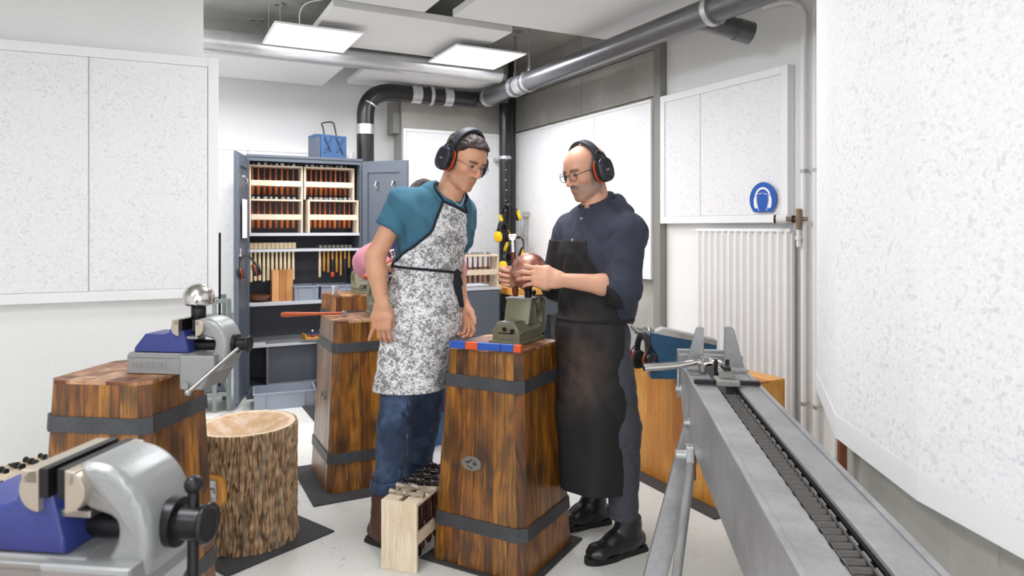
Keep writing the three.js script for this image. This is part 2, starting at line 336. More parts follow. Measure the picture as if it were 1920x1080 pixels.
// ---------------------------------------------------------------- ducts and pipes
{
  const zc = -5.53, t = thing('air_duct', 'long bare galvanised duct crossing under the ceiling', 'duct');
  mesh('pipe', rod([-.6, 2.75, zc], [2.73, 2.75, zc], .085, .085, 40), M.zinc, t, null);
  for (const x of [.5, 1.75]) mesh('seam_collar', rod([x, 2.75, zc], [x + .04, 2.75, zc], .0865, .0865, 40), M.zinc, t, null);
}
const DH = 2.63, DR = .078, BZ = -6.2, DX = 2.85;
function clamp_ring(p, dir, w, r, m, t, name = 'clamp') {
  const d = vec(dir).normalize().multiplyScalar(w / 2), c = vec(p);
  mesh(name, [rod(c.clone().sub(d), c.clone().add(d), r, r, 36), box(.022, .03, .022, c.x, c.y + r + .008, c.z)], m, t, null);
}
{
  const t = thing('extraction_duct', 'black extraction duct with elbow beside the tool cabinet', 'duct');
  const path = new THREE.CurvePath(), L = (a, b) => path.add(new THREE.LineCurve3(vec(a), vec(b)));
  L([1.703, 1.2, BZ], [1.703, 2.4, BZ]); path.add(new THREE.QuadraticBezierCurve3(new V3(1.703, 2.4, BZ), new V3(1.71, DH - .005, BZ), new V3(1.97, DH, BZ))); L([1.97, DH, BZ], [DX - .12, DH, BZ]);
  path.add(new THREE.QuadraticBezierCurve3(new V3(DX - .12, DH, BZ), new V3(DX, DH, BZ), new V3(DX, DH, BZ + .14)));
  mesh('pipe', new THREE.TubeGeometry(path, 90, DR, 28), M.pipeBlack, t, null);
  clamp_ring([1.703, 2.27, BZ], [0, 1, 0], .09, DR + .006, M.zinc, t); clamp_ring([1.735, 2.5, BZ], [.5, 1, 0], .014, DR + .006, M.zinc, t);
  clamp_ring([2.18, DH, BZ], [1, 0, 0], .095, DR + .006, M.zinc, t); clamp_ring([2.33, DH, BZ], [1, 0, 0], .03, DR + .012, M.zinc, t); clamp_ring([2.50, DH, BZ], [1, 0, 0], .085, DR + .006, M.zinc, t);
  mesh('hanger', [rod([2.33, DH + DR, BZ], [2.33, TOP, BZ], .012, .012, 10)], M.column, t);
}
{
  const t = thing('extraction_duct', 'long grey steel duct running overhead along the right wall', 'duct');
  mesh('pipe', rod([DX, DH, BZ + .14], [DX, DH, -.6], DR, DR, 40), M.duct, t, null);
  for (const [z, w, r] of [[-6.0, .05, .010], [-5.46, .028, .014], [-5.33, .11, .005], [-5.2, .035, .012], [-3.0, .04, .016]]) clamp_ring([DX, DH, z], [0, 0, 1], w, DR + r, M.zinc, t);
  for (const z of [-5.46, -5.2, -3.0]) mesh('hanger', [rod([DX, DH + DR, z], [DX, TOP, z], .011, .011, 10), rod([DX, DH + DR + .005, z], [DX, DH + DR + .05, z], .018, .018, 10)], z === -5.46 ? M.column : M.zinc, t);
  mesh('branch_pipe', [rod([DX + .03, DH - .02, -3.12], [DX + .30, DH - .09, -3.02], .062, .062, 30), rod([DX + .22, DH - .07, -3.05], [DX + .31, DH - .093, -3.017], .066, .066, 30)], M.duct, t, null);
}
{
  const t = thing('downpipe', 'black vertical pipe in the far room corner', 'pipe', [3.1, 0, -6.16]);
  mesh('pipe', rod([0, 0, 0], [0, DH - .02, 0], .058, .058, 28), M.pipeBlack, t, null);
  mesh('pipe', rod([.11, 0, -.06], [.11, TOP, -.06], .04, .04, 24), M.pipeBlack, t, null);
  for (const y of [.9, 2.06]) mesh('clamp', [rod([0, y, 0], [0, y + .03, 0], .064, .064, 28), box(.03, .03, .22, 0, y + .015, -.12)], M.zinc, t, null);
  for (let i = 0; i < 6; i++) mesh('rivet', ball(.008, -.02 + .004 * (i % 3), 1.55 + i * .1, .056, 8), M.chrome, t);
}
{
  const t = thing('ceiling_spotlight', 'small dark ceiling fixture beside the overhead duct', 'light fixture', [2.62, 2.74, -2.98]);
  mesh('fixture_head', turnX(lathe([[.0, -.02], [.045, -.02], [.05, 0], [.045, .03], [.02, .05], [0, .05]], 24), .2), M.blackMatte, t);
  mesh('fixture_stem', rod([0, .04, 0], [0, .06, 0], .012), M.blackMatte, t);
}
// heating pipes, radiator, valve, socket
for (const [z, x, w] of [[-2.80, 3.352, 'farther of the two thin white heating pipes beside radiator'], [-2.715, 3.352, 'nearer of the two thin white heating pipes beside radiator']]) {
  const t = thing('heating_pipe', w, 'pipe', [x, 0, z], 0, 'white heating pipes on the right wall');
  mesh('pipe', tube([[0, 0, 0], [0, 1, 0], [0, 2.4, 0], [0, 2.64, 0], [0, 2.72, z < -2.75 ? -.09 : .05], [0, 2.75, z < -2.75 ? -.3 : .3]], .016, 60, 14), M.frame, t, null);
  for (const y of [.35, 1.70]) mesh('pipe_clip', [rod([0, y, 0], [0, y + .02, 0], .021, .021, 16), rod([0, y + .01, 0], [.035, y + .01, 0], .006, .006, 8)], M.zinc, t);
}
{
  const t = thing('radiator', 'tall white fluted panel radiator on the right wall', 'radiator', [3.31, 0, -3.66]);
  const n = 14, w = .8 / n;
  mesh('back_plate', bb(.015, .04, .16, 1.37, 0, .8, .003), M.frame, t);
  for (let i = 0; i < n; i++) mesh('fin', extr([[-.014, 0], [.014, 0], [.014, .004], [.006, .022], [-.006, .022], [-.014, .004]].map(([a, b]) => [a * 1.15, b]), 1.19, .001).applyMatrix4(new M4().makeBasis(new V3(0, 0, 1), new V3(-1, 0, 0), new V3(0, -1, 0))).translate(.015, .765, (i + .5) * w), M.frame, t);
  mesh('manifold', bb(-.004, .018, 1.355, 1.375, 0, .8, .004), M.frame, t); mesh('manifold', bb(-.004, .018, .155, .175, 0, .8, .004), M.frame, t);
  for (const z of [.15, .65]) mesh('bracket', bb(.04, .079, .3, .34, z - .02, z + .02), M.frame, t);
}
{
  const t = thing('radiator_valve', 'thermostat valve with brass fitting at top corner of radiator', 'valve', [3.30, 1.43, -2.84]);
  mesh('thermostat_head', [rod([-.05, 0, -.07], [-.02, 0, -.02], .026, .024, 18)], M.frame, t);
  mesh('end_cap', rod([-.056, 0, -.08], [-.049, 0, -.069], .024, .027, 18), M.black, t);
  mesh('valve_body', [rod([-.02, 0, -.02], [.02, 0, .03], .014, .014, 14), rod([.02, -.06, .03], [.02, .06, .03], .016, .016, 14), rod([.02, -.02, .03], [.02, .02, .03], .023, .023, 6), rod([.02, 0, .03], [.05, 0, .07], .012, .012, 12)], std({ color: 0x9a8571, roughness: .4, metalness: .6 }), t);
  mesh('collar', rod([.0, 0, .0], [.008, 0, .012], .022, .022, 16), M.blackSteel, t);
  mesh('drop_pipe', [rod([.02, -.06, .03], [.02, -.16, .03], .012, .012, 12), rod([.02, -.12, .03], [.02, -.10, .03], .018, .018, 12)], M.frame, t);
}
{
  const t = thing('wall_socket', 'small white wall socket beside the heating pipes', 'socket', [RX - .006, 1.02, -2.60]);
  mesh('cover_plate', bb(-.006, .006, -.04, .04, -.025, .025, .003), M.frame, t);
  for (const y of [-.018, .018]) mesh('socket_hole', rod([-.0075, y, 0], [0, y, 0], .008, .008, 12), M.column, t);
}
// round blue ear-protection sign, its foot cut off level
{
  const t = thing('safety_sign', 'round blue ear protection sign on white felt panel', 'sign', [3.323, 1.555, -3.075], -PI / 2);
  const r = .105, cut = -.078, a0 = Math.asin(cut / r), s = new THREE.Shape(); s.absarc(0, 0, r, a0, PI - a0, false); s.closePath();
  mesh('disc', extr(s, .003).translate(0, 0, .0035), std({ color: 0x0d56b4, roughness: .4 }), t);
  const W = std({ color: 0xf4f6fa, roughness: .5 }), z = .006;
  const arc = new THREE.Shape(); arc.absarc(0, .012, .062, R(8), R(172), false); arc.absarc(0, .012, .049, R(172), R(8), true);
  mesh('headband_mark', extr(arc, .001).translate(0, 0, z), W, t);
  for (const q of [-1, 1]) mesh('ear_cup_mark', extr(smoothShape([[q * .05, .022], [q * .066, .012], [q * .07, -.022], [q * .062, -.052], [q * .046, -.056], [q * .043, -.02]]), .001).translate(0, 0, z), W, t);
  const face = new THREE.Shape(); face.moveTo(-.043, .02); face.quadraticCurveTo(-.045, -.04, -.026, -.07); face.lineTo(-.031, -.07); face.quadraticCurveTo(-.05, -.04, -.048, .02); face.closePath();
  mesh('cheek_line', extr(face, .001).translate(0, 0, z), W, t);
  const f2 = new THREE.Shape(); f2.moveTo(.043, .02); f2.quadraticCurveTo(.045, -.04, .026, -.07); f2.lineTo(.031, -.07); f2.quadraticCurveTo(.05, -.04, .048, .02); f2.closePath();
  mesh('cheek_line', extr(f2, .001).translate(0, 0, z), W, t);
  const hair = new THREE.Shape(); hair.moveTo(-.044, .03); hair.quadraticCurveTo(0, .05, .044, .024); hair.quadraticCurveTo(.02, .03, .005, .036); hair.quadraticCurveTo(-.02, .044, -.044, .03);
  mesh('hair_mark', extr(hair, .001).translate(0, 0, z), W, t);
}

// ---------------------------------------------------------------- stave work blocks
const BLOCK_H = .88, MAT_T = .008, TOPY = BLOCK_H + MAT_T;
const ORD = ['first', 'second', 'third', 'fourth', 'fifth', 'sixth', 'seventh', 'eighth', 'ninth', 'tenth', 'eleventh', 'twelfth'];
const matBump = tex(128, (u, v) => 255 * (.5 + .5 * Math.sin(u * PI * 2 * 8)), .05, false);
M.matRib = std({ color: 0x4c4b4d, roughness: .75, bumpMap: matBump, bumpScale: .004 });
function floorMat(label, X, d, turn, w, l) {
  const [x, z] = plan(X, d), t = thing('rubber_mat', label, 'mat', [x, 0, z], turn);
  mesh('mat_sheet', box(w, MAT_T - .001, l, 0, MAT_T / 2, 0, .002), M.matRib, t);
  return t;
}
function workBlock(label, x, z, turn, top, base, opt = {}) {
  const t = thing('work_block', label, 'work block', [x, MAT_T, z], turn), ch = .03;
  const half = (y) => lerp(base, top, y / BLOCK_H) / 2;
  const loop = (y, off) => { const s = half(y) + off, c = ch; return [[-s + c, s], [s - c, s], [s, s - c], [s, -s + c], [s - c, -s], [-s + c, -s], [-s, -s + c], [-s, s - c]]; };
  mesh('core', hexa([[-1, 1], [1, 1], [1, -1], [-1, -1]].map(([a, b]) => [a * (half(0) - .02), .002, b * (half(0) - .02)]), [[-1, 1], [1, 1], [1, -1], [-1, -1]].map(([a, b]) => [a * (half(BLOCK_H) - .02), BLOCK_H - .014, b * (half(BLOCK_H) - .02)])), M.stain[4], t);
  for (let f = 0; f < 8; f++) {
    const face = f % 2 === 0, n = face ? (opt.staves ?? 6) : 1; let cuts = [0]; for (let i = 0; i < n; i++) cuts.push(cuts.at(-1) + rr(.7, 1.4)); cuts = cuts.map((c) => c / cuts.at(-1));
    for (let i = 0; i < n; i++) {
      const proud = rr(0, .0012), g = .0004, P = (y, u, off) => { const l = loop(y, off), a = l[f], b = l[(f + 1) % 8]; return [lerp(a[0], b[0], u), y, lerp(a[1], b[1], u)]; };
      const u0 = cuts[i] + (i ? g : 0) / .36, u1 = cuts[i + 1] - (i < n - 1 ? g : 0) / .36;
      mesh('stave', hexa([P(0, u0, proud), P(0, u1, proud), P(0, u1, -.024), P(0, u0, -.024)], [P(BLOCK_H - .013, u0, proud), P(BLOCK_H - .013, u1, proud), P(BLOCK_H - .013, u1, -.024), P(BLOCK_H - .013, u0, -.024)]), M.stain[Math.floor(rnd() * 5)], t, [rnd(), rnd()]);
    }
  }
  const s = top / 2 + .0006, k = 5;
  for (let i = 0; i < k; i++) for (let j = 0; j < k; j++) {
    const x0 = -s + i * 2 * s / k + .0003, x1 = -s + (i + 1) * 2 * s / k - .0003, z0 = -s + j * 2 * s / k + .0003, z1 = -s + (j + 1) * 2 * s / k - .0003, cut = (px, pz) => Math.abs(px) > s - .002 && Math.abs(pz) > s - .002, poly = [];
    for (const [px, pz, ax, az] of [[x0, z0, 0, 1], [x1, z0, -1, 0], [x1, z1, 0, -1], [x0, z1, 1, 0]]) { if (cut(px, pz)) { const [bx, bz] = ax === 0 ? [-Math.sign(px), 0] : [0, -Math.sign(pz)]; poly.push([px + ax * ch, pz + az * ch], [px + bx * ch, pz + bz * ch]); } else poly.push([px, pz]); }
    mesh('end_grain_piece', turnX(extr(poly.map(([a, b]) => [a, -b]), .0125, .0006, [], 1), -PI / 2).translate(0, BLOCK_H - .00675 - .0005 * rnd(), 0), M.endgrain[Math.floor(rnd() * 4)], t, [rnd(), rnd()]);
  }
  for (const [y0, y1] of opt.bands ?? [[.715, .765], [.145, .198]]) {
    const gs = []; for (let f = 0; f < 8; f++) {
      const q = (y, o) => { const l = loop(y, o); return [[l[f][0], y, l[f][1]], [l[(f + 1) % 8][0], y, l[(f + 1) % 8][1]]]; };
      const [a0, a1] = q(y0, .0065), [b0, b1] = q(y0, .0012), [c0, c1] = q(y1, .0065), [d0, d1] = q(y1, .0012);
      gs.push(hexa([a0, a1, b1, b0], [c0, c1, d1, d0]));
    }
    mesh('iron_band', gs, M.band, t);
  }
  if (opt.plate) {                                                                // oval cast plate on one face
    const [px, py, turnP] = opt.plate, lean = Math.atan2((base - top) / 2, BLOCK_H);
    const pl = new THREE.Group(); pl.name = 'name_plate'; t.add(pl); pl.rotation.y = turnP;
    const inner = new THREE.Group(); void inner;
    const sh = (r, q) => { const e = new THREE.Shape(); e.absellipse(0, 0, r, q, 0, PI * 2); return e; };
    const put = (g) => { g.rotateX(-lean); g.translate(px, py, half(py) + .003); return g; };
    mesh('plate', put(extr(sh(.048, .030), .006, .001)), M.pewter, pl);
    mesh('rim', put(shift(new THREE.TorusGeometry(.044, .0026, 8, 40).scale(1, .62, 1), 0, 0, .0035)), M.pewter, pl);
    const gl = []; for (let i = 0; i < 26; i++) { const a = rnd() * 7, q = Math.sqrt(rnd()) * .032; gl.push(box(rr(.003, .009), rr(.002, .006), .003, Math.cos(a) * q, Math.sin(a) * q * .58, .0035)); }
    const rel = mesh('relief', put(merged(gl)), M.band, pl); rel.userData.kind = 'stuff';
  }
  return t;
}
const atPlan = (X, d) => plan(X, d);
const BC = atPlan(-.037, 2.98), TC = -(YAW + R(29.5));
workBlock('wooden stave work block with oval plate between the two men', BC[0], BC[1], TC, .357, .452, { plate: [-.03, .415, 0], staves: 7 });
floorMat('dark mat under the central work block', -.037, 2.98, TC, .52, .50);
const LC = atPlan(-1.316, 2.399), TL = -(YAW + R(7));
workBlock('wooden stave work block at left with blue vise and steel ball stake', LC[0], LC[1], TL, .348, .42, { staves: 6 });
floorMat('dark mat under the left work block', -1.316, 2.399, TL, .46, .44);
workBlock('wooden stave work block with orange hammer on top, behind the teal-shirted man', 1.02, -3.83, 0, .357, .452, { plate: [.02, .47, -PI / 2], staves: 6 });
{ const t = thing('rubber_mat', 'dark ribbed mat under the block with the orange hammer', 'mat', [1.02, 0, -3.80]); mesh('mat_sheet', box(.62, MAT_T - .001, .62, -.01, MAT_T / 2, 0, .002), M.matRib, t); }
workBlock('wooden stave work block farthest back, in front of the tool cabinet', 1.32, -5.22, 0, .357, .452, { staves: 6 });
{ const t = thing('rubber_mat', 'dark mat under the farthest work block', 'mat', [1.32, 0, -5.2]); mesh('mat_sheet', box(.58, MAT_T - .001, .58, -.02, MAT_T / 2, 0, .002), M.matRib, t); }
const NC = atPlan(-.765, .80);
workBlock('wooden stave work block below the foreground vise', NC[0], NC[1], TL, .36, .452, { staves: 6 });
floorMat('dark mat under the foreground work block', -.765, .80, TL, .54, .5);

// ---------------------------------------------------------------- vises
const font = await new FontLoader().loadAsync('fonts/droid/droid_sans_bold.typeface.json');
function blueVise(label, pos, turn, gap, handleDir, extra = {}) {
  const t = thing('bench_vise', label, 'vise', pos, turn);
  const base = mesh('base', [extr([[-.128, 0], [.13, 0], [.13, .060], [.122, .072], [-.12, .072], [-.128, .060]], .124, .004)], M.silverPaint, t);
  mesh('ledge', [bb(-.124, .127, .056, .064, .060, .066, .002), bb(-.127, .128, .002, .012, .060, .066, .002)], M.silverPaint, base).userData.kind = 'stuff';
  const tx = new TextGeometry(extra.text ?? 'GRESSEL', { font, size: .021, depth: .0022, curveSegments: 3 }); tx.computeBoundingBox(); tx.scale(1.15, .9, 1);
  mesh('lettering', tx.translate(-.112, .022, .0615), M.silverPaint, base);
  mesh('foot', [extr([[.072, -.045], [.15, -.045], [.195, .03], [.195, .07], [.072, .07]], .16, .006), rod([.10, -.03, .08], [.10, -.03, .092], .012, .012, 12)], M.silverPaint, t);
  mesh('slide', crease(extr([[-.106, .073], [.09, .073], [.088, .095], [.066, .176], [.036, .176], [.020, .142], [.004, .134], [-.066, .134], [-.104, .088]], .118, .007, [], 3), .5), M.bluePaint, t);
  mesh('guide_bar', bb(.06, .12, .118, .128, -.05, .05, .002), M.steel, t);
  const disc = (cx, dir) => { const s = new THREE.Shape(); s.absarc(0, 0, .027, dir > 0 ? PI / 2 : -PI / 2, dir > 0 ? PI * 1.5 : PI / 2, false); s.closePath(); return extr(s, .136, .001).translate(cx, .158, 0); };
  const jx = .068;
  mesh('fixed_jaw', [disc(jx - .006, 1), bb(jx - .03, jx - .006, .166, .184, -.068, .068, .002)], M.machined, t);
  mesh('jaw_plate', bb(jx - .006, jx + .006, .148, .186, -.066, .066, .001), M.blackSteel, t);
  const mx = jx + .006 + gap;
  mesh('jaw_plate', bb(mx, mx + .012, .148, .186, -.066, .066, .001), M.blackSteel, t);
  mesh('moving_jaw_insert', [disc(mx + .012, -1), bb(mx + .012, mx + .026, .166, .184, -.068, .068, .002)], M.machined, t);
  const o = mx + .012;
  mesh('moving_jaw', crease(extr(smoothShape([[o, .184], [o + .04, .187], [o + .075, .168], [o + .098, .13], [o + .104, .095], [o + .098, .05], [o + .075, .015], [o + .045, .008], [o + .005, .012], [o - .012, .045], [o + .03, .058], [o + .055, .088], [o + .055, .116], [o + .012, .134]]), .108, .014, [], 4), .9), M.silverPaint, t);
  mesh('screw', [rod([.06, .092, 0], [o + .07, .092, 0], .018, .018, 20)], M.blackSteel, t, null);
  const c = o + .098;
  mesh('collar', [rod([c, .098, 0], [c + .016, .098, 0], .032, .032, 24), rod([c + .016, .098, 0], [c + .056, .098, 0], .0225, .0225, 24), shift(turnY(new THREE.TorusGeometry(.0225, .005, 8, 24), PI / 2), c + .054, .098, 0)], M.blackSteel, t, null);
  const h = vec(handleDir).normalize(), hc = new V3(c + .034, .098, 0), e0 = hc.clone().addScaledVector(h, -(extra.short ?? .035)), e1 = hc.clone().addScaledVector(h, extra.long ?? .155);
  const hd = mesh('handle', rod(e0, e1, .0075, .0075, 14), extra.blackHandle ? M.blackSteel : M.steel, t, null);
  for (const e of [e0, e1]) mesh('knob', ball(.0125, e.x, e.y, e.z, 16), extra.blackHandle ? M.blackSteel : M.steel, hd);
  return t;
}
{
  const p = at(-1.165, TOPY, 2.385);
  blueVise('silver and blue bench vise holding a round steel stake', p.toArray(), TL, .036, [-.5, -.6, .62], { short: .012, long: .225 });
  const s = thing('ball_stake', 'polished steel mushroom-shaped stake clamped in the left vise', 'stake', at(-1.073, TOPY + .148, 2.374).toArray(), TL);
  mesh('stake_head', lathe([[0, .074], [.022, .074], [.042, .079], [.049, .088], [.0515, .103], [.048, .122], [.038, .139], [.022, .150], [0, .154]], 40), M.chrome, s, null);
  mesh('stake_shaft', [lathe([[0, .028], [.024, .030], [.024, .075], [0, .076]], 24), rod([0, -.03, 0], [0, .03, 0], .0165, .0165, 18)], M.blackSteel, s, null);
  const f = at(-.655, TOPY, .955);
  blueVise('blue and silver bench vise nearest the camera at lower left', f.toArray(), TL, .013, [.02, -1, .05], { blackHandle: true, short: .05 });
}
function greenVise(label, pos, turn, open = .03) {
  const t = thing('bench_vise', label, 'vise', pos, turn);
  const prof = (w, h, l, x0, y0 = 0) => turnY(extr([[-w, 0], [w, 0], [w, h * .62], [w * .66, h], [-w * .66, h], [-w, h * .62]], l, .006), PI / 2).translate(x0 + l / 2, y0, 0);
  mesh('base', [prof(.066, .088, .21, 0), box(.24, .014, .15, .105, .007, 0, .004), turnX(box(.19, .008, .012, .105, .0, 0), 0).translate(0, .05, .067), turnX(box(.19, .008, .012, .105, 0, 0), 0).translate(0, .05, -.067)], M.greenPaint, t);
  mesh('anvil_top', box(.085, .006, .075, .05, .0895, 0, .002), M.steel, t);
  mesh('fixed_jaw', [crease(extr([[.09, .075], [.165, .075], [.165, .178], [.115, .178], [.105, .14]], .125, .006))], M.greenPaint, t);
  mesh('jaw_top', bb(.112, .168, .176, .186, -.066, .066, .002), M.steel, t);
  const o = .168 + open;
  mesh('moving_jaw', [crease(extr(smoothShape([[o, .182], [o + .035, .184], [o + .065, .16], [o + .08, .11], [o + .07, .05], [o + .045, .02], [o + .0, .03], [o + .022, .07], [o + .028, .11], [o + .005, .135]]), .12, .008, [], 3), .8)], M.greenPaint, t);
  mesh('slot', [box(.004, .004, .07, -.001, .046, 0), box(.004, .018, .018, -.001, .056, .034), rod([-.003, .062, -.004], [.01, .062, -.004], .010, .010, 14)], M.blackSteel, t).userData.kind = 'stuff';
  mesh('type_plate', box(.003, .009, .05, -.0008, .026, .0), M.steel, t);
  mesh('screw', rod([.16, .095, 0], [o + .05, .095, 0], .017, .017, 16), M.blackSteel, t, null);
  mesh('collar', [rod([o + .07, .095, 0], [o + .13, .095, 0], .024, .024, 18)], M.blackSteel, t, null);
  const hd = mesh('handle', rod([o + .115, .19, -.03], [o + .115, -.03, .03], .007, .007, 12), M.blackSteel, t, null);
  mesh('knob', ball(.013, o + .115, .192, -.03, 14), M.blackSteel, hd); mesh('knob', ball(.013, o + .115, -.032, .03, 14), M.blackSteel, hd);
  return t;
}
{
  const p = at(-.028, TOPY, 2.93);
  greenVise('olive green bench vise on the central work block', p.toArray(), TC + PI / 2);
  const q = at(.072, TOPY + .10, 3.09), s = thing('forming_stake', 'dark steel stake upright in the green vise under the bowl', 'stake', q.toArray(), TC);
  mesh('shaft', [rod([0, 0, 0], [0, .12, 0], .0145, .017, 16), box(.024, .06, .024, 0, -.02, 0, .003)], M.blackSteel, s, null);
  mesh('stake_head', tube([[0, .12, 0], [-.005, .16, .02], [-.03, .205, .06]], .02, 20, 14), M.blackSteel, s, null);
  greenVise('grey green vise on the block with the orange hammer', [1.165, TOPY, -3.74], PI * .5, .02);
  greenVise('grey green vise with white top on the farthest work block', [1.40, TOPY, -5.10], PI * .5, .03).scale.setScalar(.86);
}

// ---------------------------------------------------------------- tree stump
{
  const [sx, sz] = plan(-1.185, 3.10), t = thing('tree_stump', 'bark-covered tree stump with hollowed pale top', 'stump', [sx, MAT_T, sz], -YAW);
  const nz = new ImprovedNoise(), RAD = .205, HT = .50, ns = 420, nh = 150, P = [], C = [], idx = [];
  for (let j = 0; j <= nh; j++) for (let i = 0; i < ns; i++) {
    const a = i / ns * PI * 2, y = HT * j / nh, ca = Math.cos(a), sa = Math.sin(a);
    const w = nz.noise(ca * 3, y * 5, sa * 3 + 7) * .5, ridge = nz.noise(ca * 13 + w, y * 8 + 3, sa * 13), r2 = nz.noise(ca * 34 + w * 2, y * 13, sa * 34 + 4), r3 = nz.noise(ca * 80, y * 30, sa * 80);
    const crack = sst(.26, .0, Math.abs(ridge)) * .65 + sst(.20, 0, Math.abs(r2)) * .45;
    const rad = RAD * (1 + .02 * Math.sin(a * 2 + 1) + .015 * Math.sin(a * 3 + y)) + .012 - crack * .012 + r3 * .0025 + (y < .06 ? (.06 - y) * .12 : 0);
    const smooth = RAD * (1 + .02 * Math.sin(a * 2 + 1) + .015 * Math.sin(a * 3 + HT)) + .002, r_ = j === nh ? smooth : rad, yy = j >= nh - 1 ? HT + .006 * Math.sin(a + 2.4) - (j === nh ? 0 : .002) : y;
    P.push(r_ * ca, yy, r_ * sa);
    const col = mix3([.56, .36, .20], [.14, .08, .042], clamp(crack * 1.05)), v = .82 + .5 * nz.noise(ca * 9, y * 30, sa * 9 + 2); C.push(...mix3(col, [.40, .33, .24], .5 * sst(.1, .5, nz.noise(ca * 7 + 9, y * 8, sa * 7))).map((q) => q * v));
  }
  for (let j = 0; j < nh; j++) for (let i = 0; i < ns; i++) { const a = j * ns + i, b = j * ns + (i + 1) % ns, c = a + ns, d = b + ns; idx.push(a, c, b, b, c, d); }
  const g = new THREE.BufferGeometry(); g.setAttribute('position', new THREE.Float32BufferAttribute(P, 3)); g.setAttribute('color', new THREE.Float32BufferAttribute(C, 3)); g.setIndex(idx); g.computeVertexNormals();
  mesh('bark', g, std({ vertexColors: true, roughness: .95 }), t);
  // dished top with a pale rim
  const q = [], cc = [], ii = [], nr = 44; for (let k = 0; k <= nr; k++) for (let i = 0; i < ns; i++) {
    const a = i / ns * PI * 2, f = k / nr, k0 = (nh * ns + i) * 3, ex = P[k0], ez = P[k0 + 2], dish = .055 * (1 - sst(.1, .97, f));
    q.push(ex * f * .995, P[k0 + 1] - dish + .0015 * nz.noise(ex * f * 40, 1, ez * f * 40), ez * f * .995);
    const n = nz.noise(ex * f * 14 + 3, 2, ez * f * 14) + .5 * nz.noise(ex * f * 50, 5, ez * f * 50), rim = sst(.84, .9, f + n * .04);
    cc.push(...mix3(mix3([.54, .33, .17], [.66, .49, .35], sst(-.35, .45, n)), [.76, .60, .42], rim));
  }
  for (let k = 0; k < nr; k++) for (let i = 0; i < ns; i++) { const a = k * ns + i, b = k * ns + (i + 1) % ns, c = a + ns, d = b + ns; ii.push(a, b, c, b, d, c); }
  const g2 = new THREE.BufferGeometry(); g2.setAttribute('position', new THREE.Float32BufferAttribute(q, 3)); g2.setAttribute('color', new THREE.Float32BufferAttribute(cc, 3)); g2.setIndex(ii); g2.computeVertexNormals();
  mesh('dished_top', g2, std({ vertexColors: true, roughness: .6 }), t);
  // carrying grip let into the side
  const gp = new THREE.Group(); gp.name = 'carrying_grip'; t.add(gp); gp.rotation.y = R(-23);
  const z = RAD + .012, y = .278;
  mesh('cut_edge', extr(smoothShape([[-.07, -.06], [0, -.065], [.068, -.058], [.075, 0], [.062, .055], [0, .062], [-.07, .055]]), .03, .004).translate(0, y, z - .012), M.orangewood, gp);
  mesh('grip_shell', extr([[-.05, -.042], [.05, -.042], [.05, .042], [-.05, .042]], .012, .002, [[[-.043, -.034], [-.043, .034], [.043, .034], [.043, -.034]]]).translate(0, y, z + .004), M.zinc, gp);
  mesh('grip_back', bb(-.044, .044, y - .035, y + .035, z + .003, z + .0045), M.zinc, gp);
  mesh('grip_bar', rod([-.044, y, z + .012], [.044, y, z + .012], .007, .007, 12), M.zinc, gp);
  floorMat('dark rubber mat under the tree stump', -1.17, 3.10, -(YAW + R(38)), .52, .52);
}

// ---------------------------------------------------------------- hammers, racks
const hammerHead = (v) => merged(v % 3 === 0 ? [rod([-.045, 0, 0], [-.02, 0, 0], .012, .0075, 14), rod([.02, 0, 0], [.045, 0, 0], .0075, .012, 14), rod([-.022, 0, 0], [.022, 0, 0], .0085, .0085, 12), box(.022, .022, .02, 0, 0, 0, .004)]
  : v % 3 === 1 ? [rod([-.048, 0, 0], [-.012, 0, 0], .0145, .0085, 14), hexa([[.0, -.010, .01], [.05, -.002, .012], [.05, -.002, -.012], [0, -.010, -.01]], [[0, .010, .01], [.05, .002, .012], [.05, .002, -.012], [0, .010, -.01]]), box(.024, .024, .021, 0, 0, 0, .004)]
    : [ball(.0135, -.038, 0, 0, 14), rod([-.038, 0, 0], [.02, 0, 0], .008, .009, 12), rod([.02, 0, 0], [.046, 0, 0], .009, .014, 14), box(.022, .024, .022, 0, 0, 0, .004)], null);
const hammerHandle = merged([lathe([[0, -.252], [.008, -.250], [.0135, -.235], [.0128, -.19], [.009, -.12], [.0065, -.06], [.0062, .013], [0, .013]], 12)], null);
hammerHandle.userData.done = true;
const HEADS = [0, 1, 2].map((v) => { const g = hammerHead(v); g.userData.done = true; return g; });
function hammer(label, group, pos, turn, v = 0, hm = M.handle[0], metal = M.steel) {
  const t = thing('hammer', label, 'hammer', pos, turn, group);
  mesh('hammer_head', HEADS[v % 3], metal, t); mesh('handle', hammerHandle, hm, t);
  return t;
}
function rack(label, x, y, z, turn, len, deep = .16, high = .278) {
  const t = thing('hammer_rack', label, 'tool rack', [x, y, z], turn), h = len / 2, d = deep / 2;
  for (const s of [-1, 1]) mesh('side_panel', box(.014, high, deep, s * (h - .007), high / 2, 0, .0015), M.pale, t, [s * .1, .3]);
  for (const s of [-1, 1]) mesh('top_rail', box(len - .028, .014, d - .012, 0, high - .007, s * (d / 2 + .006), .001), M.pale, t, [s * .2, .1]);
  for (const s of [-1, 1]) mesh('middle_rail', box(len - .028, .045, .012, 0, high * .47, s * (d - .008), .001), M.pale, t, [s * .3, .2]);
  return t;
}
